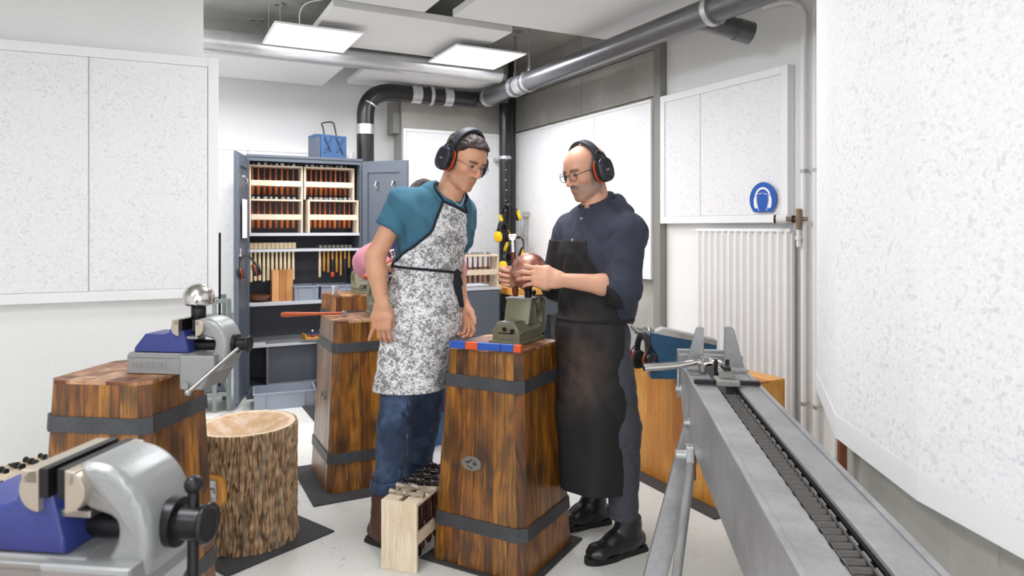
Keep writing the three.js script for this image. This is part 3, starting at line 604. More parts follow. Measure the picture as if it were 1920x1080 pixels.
function filledRack(label, where, x, y, z, turn, len, n, deep = .16, heads = M.steel, handles = M.handle) {
  rack(label, x, y, z, turn, len, deep);
  const c = Math.cos(turn), s = Math.sin(turn);
  for (let i = 0; i < n; i++) {
    const u = -len / 2 + (i + .75) * (len - .03) / (n + .5), lx = u * c, lz = -u * s;
    hammer(`${handles === M.handle ? 'small brown-handled' : 'small dark-handled'} hammer, ${ORD[i]} from left in ${where}`, `hammers in ${where}`, [x + lx, y + .288, z + lz], turn + PI / 2 + rr(-.12, .12), (i + n) % 3, handles[Math.floor(rnd() * handles.length)], heads);
  }
}

// ---------------------------------------------------------------- steel tool cabinet
const CX0 = .66, CX1 = 1.594, CZ = -5.905, CD = .45, CH = 1.95, CW = CX1 - CX0;
{
  const t = thing('tool_cabinet', 'grey steel cabinet with both doors open, full of hammers', 'cabinet', [CX0, 0, CZ]);
  mesh('side_panel', bb(0, .02, .02, CH, -CD, 0, .002), M.cab, t); mesh('side_panel', bb(CW - .02, CW, .02, CH, -CD, 0, .002), M.cab, t);
  mesh('back_panel', bb(.02, CW - .02, .02, CH, -CD, -CD + .012), M.cabDark, t);
  mesh('top_panel', [bb(-.004, CW + .004, CH, CH + .022, -CD, .006, .003), bb(.02, CW - .02, CH - .03, CH, -.02, -.002)], M.cab, t);
  mesh('base_panel', bb(.02, CW - .02, .05, .085, -CD + .012, -.004), M.cab, t); mesh('plinth', bb(.0, CW, 0, .05, -CD, -.02), M.cabDark, t);
  for (const [y, slot] of [[1.337, 0], [1.205, 1], [.77, 0], [.435, 0]]) {
    const sh = mesh('shelf', slot ? [bb(.021, CW - .021, y - .022, y, -.03, -.006), bb(.021, CW - .021, y - .022, y, -CD + .013, -.22)] : bb(.021, CW - .021, y - .024, y, -CD + .013, -.006), M.shelf, t);
    if (slot) sh.userData.label = 'pale slotted hanging shelf';
  }
  // doors: hinged groups
  const door = (hx, ang, w, flip) => {
    const d = new THREE.Group(); d.name = 'door'; t.add(d); d.position.set(hx, 0, .004); d.rotation.y = ang; const s = flip;
    mesh('door_leaf', bb(Math.min(0, s * w), Math.max(0, s * w), .05, CH, 0, .02, .003), M.cab, d);
    mesh('door_flange', [bb(Math.min(s * .01, s * .06), Math.max(s * .01, s * .06), .08, CH - .03, -.014, 0), bb(Math.min(s * (w - .07), s * w), Math.max(s * (w - .07), s * w), .08, CH - .03, -.016, 0), bb(Math.min(s * .06, s * (w - .07)), Math.max(s * .06, s * (w - .07)), CH - .10, CH - .03, -.012, 0)], M.cab, d).userData.kind = 'stuff';
    return d;
  };
  const rd = door(CW, R(133), .44, -1);
  for (const x of [.15, .31]) { const hk = mesh('coat_hook', [rod([-x, 1.77, -.004], [-x, 1.77, -.03], .012, .008, 12), tube([[-x, 1.765, -.028], [-x, 1.735, -.045], [-x, 1.715, -.035], [-x, 1.72, -.02]], .005, 12, 8), ball(.009, -x, 1.722, -.019, 10)], M.chrome, rd); hk.userData.label = 'shiny chrome coat hook'; }
  const ld = door(0, R(-106), .44, 1);
  mesh('notice_sheet', bb(.10, .30, 1.30, 1.60, -.0185, -.0165), M.paper, ld).userData.label = 'white paper sheet on the door';
  mesh('coat_hook', [rod([.30, 1.77, -.016], [.30, 1.77, -.04], .012, .008, 12), tube([[.30, 1.765, -.038], [.30, 1.735, -.055], [.30, 1.715, -.045]], .005, 12, 8)], M.chrome, ld).userData.label = 'shiny chrome coat hook';
  mesh('lock', [rod([.40, 1.17, -.016], [.40, 1.17, -.03], .014, .014, 14), box(.02, .05, .012, .40, 1.20, -.022, .003)], M.chrome, ld).userData.label = 'chrome door lock';
  const inX = (f) => CX0 + f;
  const half = .425;
  filledRack('pale wooden hammer rack, upper left in the cabinet', 'the upper left cabinet rack', inX(.025 + half / 2), 1.6165, CZ - .15, 0, half, 8);
  filledRack('pale wooden hammer rack, lower left in the cabinet', 'the lower left cabinet rack', inX(.025 + half / 2), 1.3375, CZ - .15, 0, half, 8);
  filledRack('pale wooden hammer rack, upper right in the cabinet', 'the upper right cabinet rack', inX(.46 + half / 2), 1.6165, CZ - .15, 0, half, 9);
  filledRack('pale wooden hammer rack, lower right in the cabinet', 'the lower right cabinet rack', inX(.482 + half / 2), 1.3375, CZ - .095, 0, half, 9);
  // wooden mallets hanging from the slotted shelf
  const palewood2 = std({ color: 0xfbe6bc, roughness: .55 });
  for (let i = 0; i < 11; i++) {
    const m = thing('wooden_mallet', `pale wooden mallet, ${ORD[i]} from left on the slotted shelf`, 'mallet', [inX(.045 + i * .0335), 1.206, CZ - .125], 0, 'pale wooden mallets on the slotted shelf');
    mesh('mallet_head', box(.031, .05, .10, 0, .0255, 0, .005), palewood2, m, [i * .3, i * .2]);
    mesh('handle', lathe([[0, -.275 + .01 * (i % 3)], [.010, -.272 + .01 * (i % 3)], [.0125, -.26], [.011, -.12], [.009, 0], [0, 0]], 12), palewood2, m);
  }
  const gold = std({ color: 0xe6b860, map: paleTex, roughness: .5 }), navy = std({ color: 0x232a35, roughness: .4 });
  [['pale wood', palewood2, 0, .25], ['golden wood', gold, 0, .2], ['golden wood', gold, 0, .21], ['black and orange grip', gold, 1, .22], ['golden wood', gold, 0, .21], ['golden wood', gold, 0, .24], ['black grip', gold, 2, .21], ['golden wood', gold, 0, .18]].forEach(([w, m, k, l], i) => {
    const o = thing('metal_hammer', `${w} handled hammer, ${ORD[i]} from left at the right end of slotted shelf`, 'hammer', [inX(.60 + i * .036), 1.206, CZ - .125], 0, 'hammers at the right of the slotted shelf');
    mesh('hammer_head', [box(.022, .026, .03, 0, .0135, 0, .004), rod([0, .014, .014], [0, .014, .05], .010, .012, 12), rod([0, .014, -.014], [0, .014, -.045], .010, .006, 12)], M.steel, o);
    mesh('handle', lathe([[0, -l], [.010, -l + .002], [.011, -l * .6], [.008, -.02], [.008, 0], [0, 0]], 10), m, o);
    if (k) mesh('grip', lathe([[0, -l - .02], [.0135, -l - .018], [.0145, -l + .04], [.0125, -l * .45], [0, -l * .44]], 12), navy, o).userData.label = 'dark rubber grip';
    if (k === 1) mesh('grip_tip', lathe([[0, -l - .03], [.015, -l - .028], [.0155, -l + .012], [.0, -l + .014]], 12), M.orange, o).userData.label = 'orange grip tip';
  });
  const bowlM = std({ color: 0x7a4a2c, roughness: .45 });
  solo('shallow_bowl', shift(lathe([[0, 0], [.05, .002], [.085, .03], [.098, .055], [.094, .056], [.08, .034], [.045, .010], [0, .008]], 36), inX(.115), .7705, CZ - .14), bowlM, 'shallow brown bowl on the middle cabinet shelf', 'bowl');
  for (let i = 0; i < 3; i++) solo('wooden_block', box(.055, .26, .09, inX(.23 + i * .058), .77 + .1305, CZ - .12 - .01 * i, .003), std({ color: [0xf0c090, 0xd09a68, 0xe6b480][i], map: paleTex, roughness: .55 }), `upright wooden block, ${ORD[i]} from left behind the hanging mallets`, 'wood block', 'upright wood blocks on the middle shelf');
}
function crate(label, pos, turn, w, h, d) {
  const t = thing('plastic_crate', label, 'crate', pos, turn), x = w / 2, z = d / 2, s = .006;
  mesh('crate_bottom', bb(-x + .012, x - .012, 0, .008, -z + .012, z - .012), M.crate, t);
  const wall = (g) => mesh('crate_wall', g, M.crate, t);
  wall(hexa([[-x + .012, .008, z - .012], [x - .012, .008, z - .012], [x - .012, .008, z - .012 - s], [-x + .012, .008, z - .012 - s]], [[-x + .006, h, z - .006], [x - .006, h, z - .006], [x - .006, h, z - .006 - s], [-x + .006, h, z - .006 - s]]));
  wall(hexa([[-x + .012, .008, -z + .012 + s], [x - .012, .008, -z + .012 + s], [x - .012, .008, -z + .012], [-x + .012, .008, -z + .012]], [[-x + .006, h, -z + .006 + s], [x - .006, h, -z + .006 + s], [x - .006, h, -z + .006], [-x + .006, h, -z + .006]]));
  for (const q of [-1, 1]) wall(bb(q > 0 ? x - .014 : -x + .008, q > 0 ? x - .008 : -x + .014, .008, h, -z + .018, z - .018));
  mesh('rim', [bb(-x, x, h - .012, h, z - .01, z, .002), bb(-x, x, h - .012, h, -z, -z + .01, .002), bb(-x, -x + .01, h - .012, h, -z + .01, z - .01, .002), bb(x - .01, x, h - .012, h, -z + .01, z - .01, .002)], M.crate, t);
  for (const q of [-1, 1]) for (const k of [-1, 1]) mesh('rib', box(.008, h - .02, .008, q * x * .62, h / 2, k * (z - .005), .002), M.crate, t);
  return t;
}
crate('light grey plastic crate beside the upright wood blocks', [1.135, .7705, CZ - .16], 0, .21, .125, .26);
crate('light grey plastic crate partly hidden behind the farthest block', [1.385, .7705, CZ - .17], 0, .27, .12, .26);
crate('open grey plastic crate on the floor before the cabinet', at(-1.78, 0, 5.42).toArray(), R(-7), .46, .13, .30);
crate('small grey crate on the cabinet floor behind the farthest block', [1.39, .0855, CZ - .2], 0, .3, .22, .28);
{
  const t = thing('tool_case', 'dark grey tool case standing open against the shelf', 'case', [1.02, .0855, CZ - .02], R(-2));
  mesh('lid', [bb(-.21, .21, .0, .36, -.05, -.03, .004), bb(-.21, -.19, 0, .36, -.03, .012, .004), bb(.19, .21, 0, .36, -.03, .012, .004), bb(-.19, .19, .34, .36, -.03, .012, .004), bb(-.19, .19, 0, .02, -.03, .012, .004)], M.caseDark, t);
  mesh('foam_insert', bb(-.188, .188, .022, .338, -.028, -.02), M.cabDark, t);
}
{
  const t = thing('wooden_tray', 'small orange wooden tray on the lower cabinet shelf', 'tray', [1.25, .4355, CZ - .1]);
  mesh('tray_board', box(.26, .02, .16, 0, .01, 0, .002), M.orangewood, t); for (const s of [-1, 1]) mesh('tray_edge', box(.012, .05, .16, s * .125, .025, 0, .002), M.orangewood, t);
  for (let i = 0; i < 2; i++) { const b = thing('small_bottle', ['small blue and red bottle on the left of the orange tray', 'small blue and red bottle on the right of the orange tray'][i], 'bottle', [1.19 + i * .065, .4558, CZ - .08]); mesh('bottle_body', lathe([[0, 0], [.014, 0], [.015, .04], [.008, .048], [0, .048]], 16), std({ color: [0x27408f, 0x2a4c9a][i], roughness: .4 }), b); mesh('bottle_label', lathe([[.0152, .008], [.0156, .008], [.0156, .022], [.0152, .022]], 16), std({ color: 0xc0392b, roughness: .5 }), b); mesh('cap', lathe([[0, .048], [.009, .048], [.009, .06], [0, .06]], 12), M.paper, b); }
}
// blue toolbox on the cabinet
{
  const t = thing('toolbox', 'small blue metal toolbox with arched handle on top of cabinet', 'toolbox', [1.345, CH + .0225, -6.12], R(18));
  const blue = std({ color: 0x44648e, roughness: .4, metalness: .2 }), grey = std({ color: 0x5b6272, roughness: .45 });
  mesh('body', hexa([[-.12, 0, .10], [.12, 0, .10], [.12, 0, -.10], [-.12, 0, -.10]], [[-.125, .19, .105], [.125, .19, .105], [.125, .19, -.105], [-.125, .19, -.105]]), blue, t);
  mesh('end_plate', bb(-.131, -.126, .0, .185, -.095, .095), grey, t); mesh('end_plate', bb(.126, .131, 0, .185, -.095, .095), grey, t);
  mesh('lid', [hexa([[-.128, .19, .108], [.128, .19, .108], [.128, .19, .0], [-.128, .19, .0]], [[-.125, .205, .10], [.125, .205, .10], [.125, .215, 0.002], [-.125, .215, .002]]), hexa([[-.128, .19, -.002], [.128, .19, -.002], [.128, .19, -.108], [-.128, .19, -.108]], [[-.125, .215, -.002], [.125, .215, -.002], [.125, .205, -.10], [-.125, .205, -.10]])], blue, t);
  mesh('handle', tube([[-.06, .20, .05], [-.06, .27, .03], [-.055, .31, .0], [.055, .33, .0], [.06, .28, .02], [.06, .2, .05]], .006, 50, 8), M.blackSteel, t);
  for (const s of [-1, 1]) mesh('strut', [rod([s * .09, .05, .107], [s * .02, .19, .112], .006, .006, 8), rod([s * .03, .06, .107], [s * .09, .18, .112], .006, .006, 8)], std({ color: 0x2e4568, roughness: .4 }), t);
}
// grey-green steel stand with rods, left of the cabinet
{
  const t = thing('steel_stand', 'grey green steel stand behind the end of the partition', 'stand', [0, 0, -5.62]);
  for (const [x, z] of [[.0, 0], [.5, 0], [0, -.4], [.5, -.4], [.25, 0], [.40, 0]]) mesh('post', box(.03, .845, .03, x, .4225, z, .003), M.greenSteel, t);
  for (const [y, z] of [[.83, 0], [.13, 0], [.83, -.4], [.13, -.4]]) mesh('rail', box(.47, .03, .024, .25, y, z, .003), M.greenSteel, t);
  for (const x of [0, .5]) mesh('rail', box(.024, .03, .37, x, .13, -.2, .003), M.greenSteel, t);
  mesh('shelf', bb(.02, .48, .145, .155, -.39, -.015), M.cabDark, t);
  for (const [i, x] of [[0, .22], [1, .31], [2, .45]]) { const r = solo('steel_rod', rod([x, .156, -5.72 - i * .05], [x - .03 + i * .02, 1.1 + i * .12, -5.82 - i * .05], .009, .009, 8), M.blackMatte, ['black rod leaning in the steel stand, leftmost', 'black rod leaning in the steel stand, in the middle', 'tall black rod leaning in the steel stand nearest the cabinet'][i], 'rod', 'black rods in the steel stand'); void r; }
}

// ---------------------------------------------------------------- racks elsewhere
{
  // floor rack beside the central block (end panel towards the camera)
  const turn = -(YAW + R(19)), e = plan(-.455, 2.785);                                         // middle of the near end panel
  const dir = new V3(0, 0, -1).applyAxisAngle(new V3(0, 1, 0), turn), L = .46;
  const cx = e[0] + dir.x * L / 2, cz = e[1] + dir.z * L / 2;
  const t = rack('pale wooden hammer rack on the floor between boots and central block', cx, .0005, cz, turn + PI / 2, L, .16);
  void t;
  const side = new V3(1, 0, 0).applyAxisAngle(new V3(0, 1, 0), turn);
  for (let k = 0; k < 2; k++) for (let i = 0; i < 6; i++) {
    const u = .07 + i * .066, o = k ? .034 : -.034;
    const h = hammer(`dark-handled hammer, ${ORD[i]} from the near end in the ${k ? 'right' : 'left'} row of floor rack`, 'hammers in the floor rack', [e[0] + dir.x * u + side.x * o, .288, e[1] + dir.z * u + side.z * o], turn + rr(-.2, .2), i, M.darkHandle, i < 2 ? M.machined : M.blackSteel); void h;
  }
  const p = plan(-2.27, 3.2);
  filledRack('pale wooden hammer rack on the floor beside the left block', 'the rack on the floor at far left', p[0], .0005, p[1], PI / 2 - (YAW + R(26)), .5, 7, .16, M.blackSteel, [M.darkHandle]);
}
// low grey bench with rack and wooden worktop in the far right corner
{
  const b = thing('storage_bench', 'dark grey low cabinet under the wall rack of hammers', 'cabinet', [2.02, 0, -5.34]);
  mesh('body', bb(0, .62, .06, .85, -.42, 0, .003), M.cabDark, b); mesh('plinth', bb(.02, .6, 0, .06, -.4, -.02), M.blackMatte, b);
  mesh('worktop', bb(-.01, .63, .85, .872, -.43, .012, .003), M.shelf, b);
  for (let i = 0; i < 2; i++) { const d = mesh('door', bb(.01 + i * .305, .3 + i * .305, .08, .84, .0, .014, .003), M.cab, b); mesh('handle', bb(.265 + i * .08, .275 + i * .08, .55, .70, .014, .026, .002), M.zinc, d); }
  filledRack('pale wooden hammer rack on the low grey cabinet', 'the rack on the low grey cabinet', 2.33, .8725, -5.2 - .2, 0, .58, 11);
  for (let i = 0; i < 3; i++) solo('white_ruler', box(.024, .15, .004, 2.155 + i * .05, .8725 + .2, -5.300, .001), M.paper, `white plastic strip hanging on the rack, ${ORD[i]} from left`, 'strip', 'white strips on the hammer rack');
  const w = thing('workbench', 'wooden workbench with orange edge behind the green vise', 'workbench', [2.72, 0, -5.22]);
  mesh('worktop', bb(0, .62, .80, .86, -.5, .0, .004), M.orangewood, w);
  for (const [x, z] of [[.04, -.04], [.58, -.04], [.04, -.46], [.58, -.46]]) mesh('leg', box(.06, .8, .06, x, .4, z, .004), M.cab, w);
  mesh('drawer', bb(.1, .52, .62, .79, -.44, -.02, .003), M.cab, w);
  const s = thing('standing_stake', 'tall steel stake with round knob behind the dark-shirted man', 'stake', [2.93, .8605, -5.4]);
  mesh('foot_block', box(.09, .05, .09, 0, .025, 0, .006), M.steel, s); mesh('shaft', [rod([0, .05, 0], [0, .6, 0], .022, .019, 16)], M.steel, s, null); mesh('knob', [ball(.035, 0, .62, 0, 18), rod([-.028, .635, 0], [.028, .635, 0], .028, .028, 16)], M.steel, s, null);
}
// spirit level on the central block
{
  const p = at(-.108, TOPY, 2.795), t = thing('spirit_level', 'blue and orange spirit level lying on the central block', 'spirit level', p.toArray(), TC + R(8));
  const B = std({ color: 0x1f4fae, roughness: .4 }), O = std({ color: 0xd9521c, roughness: .45 });
  for (const [a, b, m] of [[-.155, -.085, B], [-.085, -.03, O], [-.03, .07, B], [.072, .125, B], [.125, .158, O]]) mesh('level_section', bb(a + .0003, b - .0003, .0, .028, -.012, .012, .002), m, t);
  for (const x of [.02, .071]) mesh('vial', rod([x - .014, .02, .0], [x + .014, .02, .0], .007, .007, 12), std({ color: 0x9fb7c8, roughness: .15 }), t);
}
// hammer lying across the block behind the man in teal
{
  const h = thing('cross_peen_hammer', 'hammer with long orange handle lying across the second block', 'hammer', at(-1.075, TOPY + .0165, 3.86).toArray(), 0);
  const g = new THREE.Group(); void g;
  const dir = new V3(-1, .03, .10);
  const a = new V3(.14, .0, 0).applyAxisAngle(new V3(0, 1, 0), -YAW), b = new V3(-.2, -.004, .03).applyAxisAngle(new V3(0, 1, 0), -YAW); void dir;
  mesh('handle', (() => { const l = a.distanceTo(b), q = lathe([[0, 0], [.0075, .0], [.008, l * .35], [.0115, l * .7], [.0145, l * .94], [.010, l], [0, l]], 16); q.applyQuaternion(new THREE.Quaternion().setFromUnitVectors(new V3(0, 1, 0), b.clone().sub(a).normalize())); return q.translate(a.x, a.y, a.z); })(), std({ color: 0xd0622c, map: paleTex, roughness: .4 }), h);
  const hd = merged([rod([-.04, 0, 0], [-.014, 0, 0], .0155, .012, 16), rod([.014, 0, 0], [.045, 0, 0], .012, .008, 14), box(.03, .024, .024, 0, 0, 0, .005)]); hd.rotateY(PI / 2 - YAW + .35); hd.translate(a.x, a.y + .0005, a.z);
  mesh('hammer_head', hd, M.steel, h);
}
// small bits on the farthest block
solo('tin_can', shift(lathe([[0, 0], [.028, 0], [.028, .07], [.024, .072], [.024, .03], [0, .03]], 24), 1.175, TOPY, -5.10), M.zinc, 'small dull metal tin on the farthest block', 'tin');

// ---------------------------------------------------------------- ear defenders
function earmuff(label, group, matrix, c) {                                         // worn frame: x sideways, y up, z forwards, origin between the ears
  const t = thing('ear_defenders', label, 'ear defenders', [0, 0, 0], 0, group); t.applyMatrix4(matrix);
  const gap = c.gap ?? .078, ov = (k) => Array.from({ length: 44 }, (_, i) => { const a = i / 44 * PI * 2, q = (v) => Math.sign(v) * Math.abs(v) ** .78; return [.042 * k * q(Math.cos(a)), .0515 * k * q(Math.sin(a))]; });
  for (const s of [-1, 1]) {
    const side = (g, x) => { g.rotateY(s * PI / 2); return g.translate(s * x, -.008, -.012); };
    const cup = mesh('ear_cup', side(crease(extr(ov(1), .036, .013, [], 5), 1.2), gap + .033), c.cup, t);
    mesh('badge', side(extr([[-.008, -.003], [.008, -.003], [.008, .003], [-.008, .003]], .002), gap + .0505), M.column, cup);
    mesh('cup_ring', side(extr(ov(1.02), .006, .002), gap + .012), c.ring, t);
    mesh('cushion', side(crease(extr(ov(.97), .016, .006, [], 3), 1.2), gap + .002), M.foam, t);
    mesh('yoke', tube([[s * (gap + .03), .012, -.055], [s * (gap + .025), .05, -.035], [s * (gap + .016), .075, -.014], [s * (gap + .025), .05, .012], [s * (gap + .03), .012, .031]], .0035, 24, 8), M.blackSteel, t);
  }
  const o = gap + .020, i = gap + .008, arc = new THREE.Shape(); arc.absarc(0, 0, o, 0, PI, false); arc.absarc(0, 0, i, PI, 0, true);
  const b = extr(arc, .036, .003).scale(1, (c.tall ?? .118) / o, 1).translate(0, .055 - .02, -.012);
  mesh('headband', b, c.band, t);
  return t;
}
const MUFF_DARK = { cup: M.muff, ring: M.orange, band: std({ color: 0x2c2f37, roughness: .5 }) }, MUFF_YEL = { cup: M.yellow, ring: M.blackMatte, band: M.black, gap: .055, tall: .10 };
const pose = (p, rx, ry, rz, s = 1) => new M4().compose(vec(p), new THREE.Quaternion().setFromEuler(new THREE.Euler(rx, ry, rz, 'YXZ')), new V3(s, s, s));
{
  const px = 3.1, pz = -6.16;
  const spots = [['yellow ear defenders hanging topmost on the black corner pipe', px, 1.49, pz + .11, -YAW, .25], ['yellow ear defenders on the left of the black corner pipe', px - .09, 1.31, pz + .15, -YAW + 1.1, .1], ['yellow ear defenders on the right of the black corner pipe', px + .01, 1.17, pz + .20, -YAW - .2, -.35], ['yellow ear defenders hanging lowest behind the hammer rack', px - .08, 1.02, pz + .22, -YAW + 1.2, 0]];
  const t = thing('hook_rail', 'steel peg rail on the corner pipe carrying yellow ear defenders', 'hook rail', [px, 0, pz]);
  for (const [l, x, y, z, r, tilt] of spots) {
    earmuff(l, 'yellow ear defenders on the corner pipe', pose([x, y, z], 0, r, tilt), MUFF_YEL);
    const top = new V3(0, .035 + .089, -.012).applyEuler(new THREE.Euler(0, r, tilt, 'YXZ')).add(new V3(x - px, y, z - pz));
    mesh('peg', rod([0, top.y - .006, .05], [top.x * 1.15, top.y - .006, top.z + .03], .006, .006, 8), M.chrome, t);
  }
  mesh('strap', bb(-.012, .012, .9, 1.66, .058, .064), M.blackSteel, t);
  // on the cabinet door and on the anvil
  const d = new V3(CX0, 0, CZ + .004).add(new V3(.40, 1.06, -.075).applyAxisAngle(new V3(0, 1, 0), R(-106)));
  earmuff('black and orange ear defenders hanging on left cabinet door', null, pose(d.toArray(), 0, R(-106) + 1.9, .2, .9), { ...MUFF_DARK, gap: .045, tall: .10 });
}

// ---------------------------------------------------------------- draw bench
{
  const [ox, oz] = plan(.541, 1.035), t = thing('draw_bench', 'long grey steel draw bench with chain running along the top', 'draw bench', [ox, 0, oz], -(YAW + R(7.6)));
  const TB = .86, FAR = -1.66, NEAR = .62, SL = .0335;
  for (const s of [-1, 1]) {
    const x0 = Math.min(s * SL, s * .111), x1 = Math.max(s * SL, s * .111);
    mesh('top_rail', bb(x0, x1, TB - .012, TB, FAR, NEAR, .003), M.benchPaint, t);
    mesh('edge_lip', bb(s > 0 ? .098 : -.111, s > 0 ? .111 : -.098, TB, TB + .004, FAR + .15, NEAR, .0015), M.benchPaint, t);
    const w = extr([[-NEAR, TB - .012], [-FAR, TB - .012], [-FAR, TB - .10], [-FAR - .17, TB - .212], [-NEAR, TB - .212]], .012, .001); w.rotateY(PI / 2); w.translate(s * .104, 0, 0);
    mesh('side_web', w, M.benchPaint, t);
    mesh('slot_wall', bb(s * SL - .004, s * SL + .004, TB - .10, TB - .0125, FAR + .2, NEAR), M.blackSteel, t);
    // standing fins at the far end
    const fin = extr(s < 0 ? [[-.104, 0], [-.036, 0], [-.036, .150], [-.052, .156], [-.062, .150]] : [[.036, 0], [.110, 0], [.072, .148], [.062, .156], [.040, .154]], .02, .002);
    mesh('fin', fin.translate(0, TB, FAR + .12), M.benchPaint, t);
    mesh('fin_foot', bb(s > 0 ? .036 : -.104, s > 0 ? .11 : -.036, TB, TB + .012, FAR + .13, FAR + .2, .002), M.benchPaint, t);
  }
  mesh('end_plate', [bb(-.118, .118, TB - .14, TB + .045, FAR - .035, FAR - .001, .002)], M.benchPaint, t); mesh('end_bar', bb(-.118, .118, TB + .005, TB + .035, FAR - .001, FAR + .05, .003), M.benchPaint, t);
  mesh('chain_tray', bb(-SL + .004, SL - .004, TB - .1, TB - .09, FAR + .2, NEAR), M.blackSteel, t);
  for (let z = FAR + .45, i = 0; z < NEAR - .05; z += .0285, i++) {                // roller chain
    const l = mesh('chain_link', [bb(-.021, -.017, TB - .033, TB - .013, z - .017, z + .017, .0012), bb(.017, .021, TB - .033, TB - .013, z - .017, z + .017, .0012), rod([-.016, TB - .023, z + .014], [.016, TB - .023, z + .014], .009, .009, 10)], M.chainSteel, t); void l;
    if (i % 2) mesh('chain_link', [bb(-.026, -.0222, TB - .032, TB - .014, z - .017, z + .017, .0012), bb(.0222, .026, TB - .032, TB - .014, z - .017, z + .017, .0012)], M.steel, t);
  }
  // carriage with crossbar
  const cz = FAR + .40, cg = new THREE.Group(); cg.name = 'carriage'; t.add(cg);
  mesh('crossbar', bb(-.105, .105, TB + .004, TB + .018, cz - .012, cz + .012, .002), M.blackSteel, cg);
  mesh('hook_block', [bb(-.036, .036, TB + .005, TB + .022, cz - .05, cz + .04, .003), bb(-.022, .022, TB + .022, TB + .05, cz - .03, cz + .0, .004)], M.column, cg);
  mesh('hook', [bb(-.012, .012, TB + .05, TB + .062, cz - .05, cz + .01, .003)], M.blackSteel, cg);
  for (const x of [-.026, .012]) mesh('pin', rod([x, TB + .02, cz - .06], [x, TB + .075, cz - .06], .007, .007, 12), M.blackSteel, cg);
  // bolts and brackets on the visible side
  for (const [y, z] of [[TB - .10, FAR + .03], [.705, FAR + .30]]) mesh('bolt', [rod([-.108, y, z], [-.128, y, z], .012, .012, 6), rod([-.108, y, z], [-.113, y, z], .018, .018, 14)], M.zinc, t);
  mesh('pull_rod', rod([-.118, TB - .012, FAR + .03], [-.118, TB - .10, FAR + .03], .005, .005, 8), M.zinc, t);
  mesh('swivel_bracket', [box(.035, .055, .05, -.115, .63, -1.265, .006), rod([-.13, .625, -1.265], [-.165, .625, -1.265], .016, .016, 14)], M.zinc, t);
  mesh('weld_plate', box(.006, .11, .012, -.108, .615, -1.215, .002), std({ color: 0x5a3a28, roughness: .8 }), t);
  const leg = (a, b, w, th) => { a = vec(a); b = vec(b); const l = a.distanceTo(b), g = new RoundedBoxGeometry(th, l, w, 2, .004); g.applyQuaternion(new THREE.Quaternion().setFromUnitVectors(new V3(0, 1, 0), b.clone().sub(a).normalize())); return g.translate((a.x + b.x) / 2, (a.y + b.y) / 2, (a.z + b.z) / 2); };
  for (const s of [-1, 1]) {
    mesh('leg', leg([s * .282, .0, -1.29], [s * .085, .70, -1.385], .03, .075), M.benchPaint, t);
    mesh('brace', rod([s * .19, .004, -1.25], [s * .112, .62, -1.265], .0165, .0165, 14), M.benchPaint, t, null);
    mesh('leg', leg([s * .25, .0, .44], [s * .085, .70, .40], .03, .075), M.benchPaint, t);
    mesh('foot_bar', bb(s * .29 - .03, s * .29 + .03, 0, .012, -1.36, -1.18, .003), M.benchPaint, t);
  }
  // draw tongs lying on the bench
  const g = thing('draw_tongs', 'bright steel drawing tongs lying across the far end of draw bench', 'tongs', [ox, TB, oz], -(YAW + R(7.6)));
  const y = .022, zz = FAR + .235;
  const arm = (q, w) => mesh('tong_arm', [tube([[-.262, y + .004, zz + .03 + q * .025], [-.2, y + .006, zz + .016 + q * .02], [-.12, y + .012, zz + q * .014], [-.075, y + .02, zz - .008], [-.045, y + .02 + q * .006, zz - .02 - q * .012]], .0095, 50, 10), tube([[-.05, y + .02 + q * .006, zz - .018 - q * .012], [-.015, y + .02, zz - .022 - q * .02], [.018 - w, y + .012, zz + .01 - q * .02], [.022 - w, y + .004, zz + .055 - q * .012], [.004, y - .002, zz + .095]], .0125, 40, 12)], M.chrome, g, null);
  arm(1, 0); arm(-1, .022);
  mesh('rivet', rod([-.05, y - .012, zz - .014], [-.05, y + .038, zz - .014], .017, .017, 16), M.steel, g, null);
  mesh('tong_jaw', [box(.03, .028, .05, -.006, y - .002, zz + .105, .008)], M.chrome, g);
}

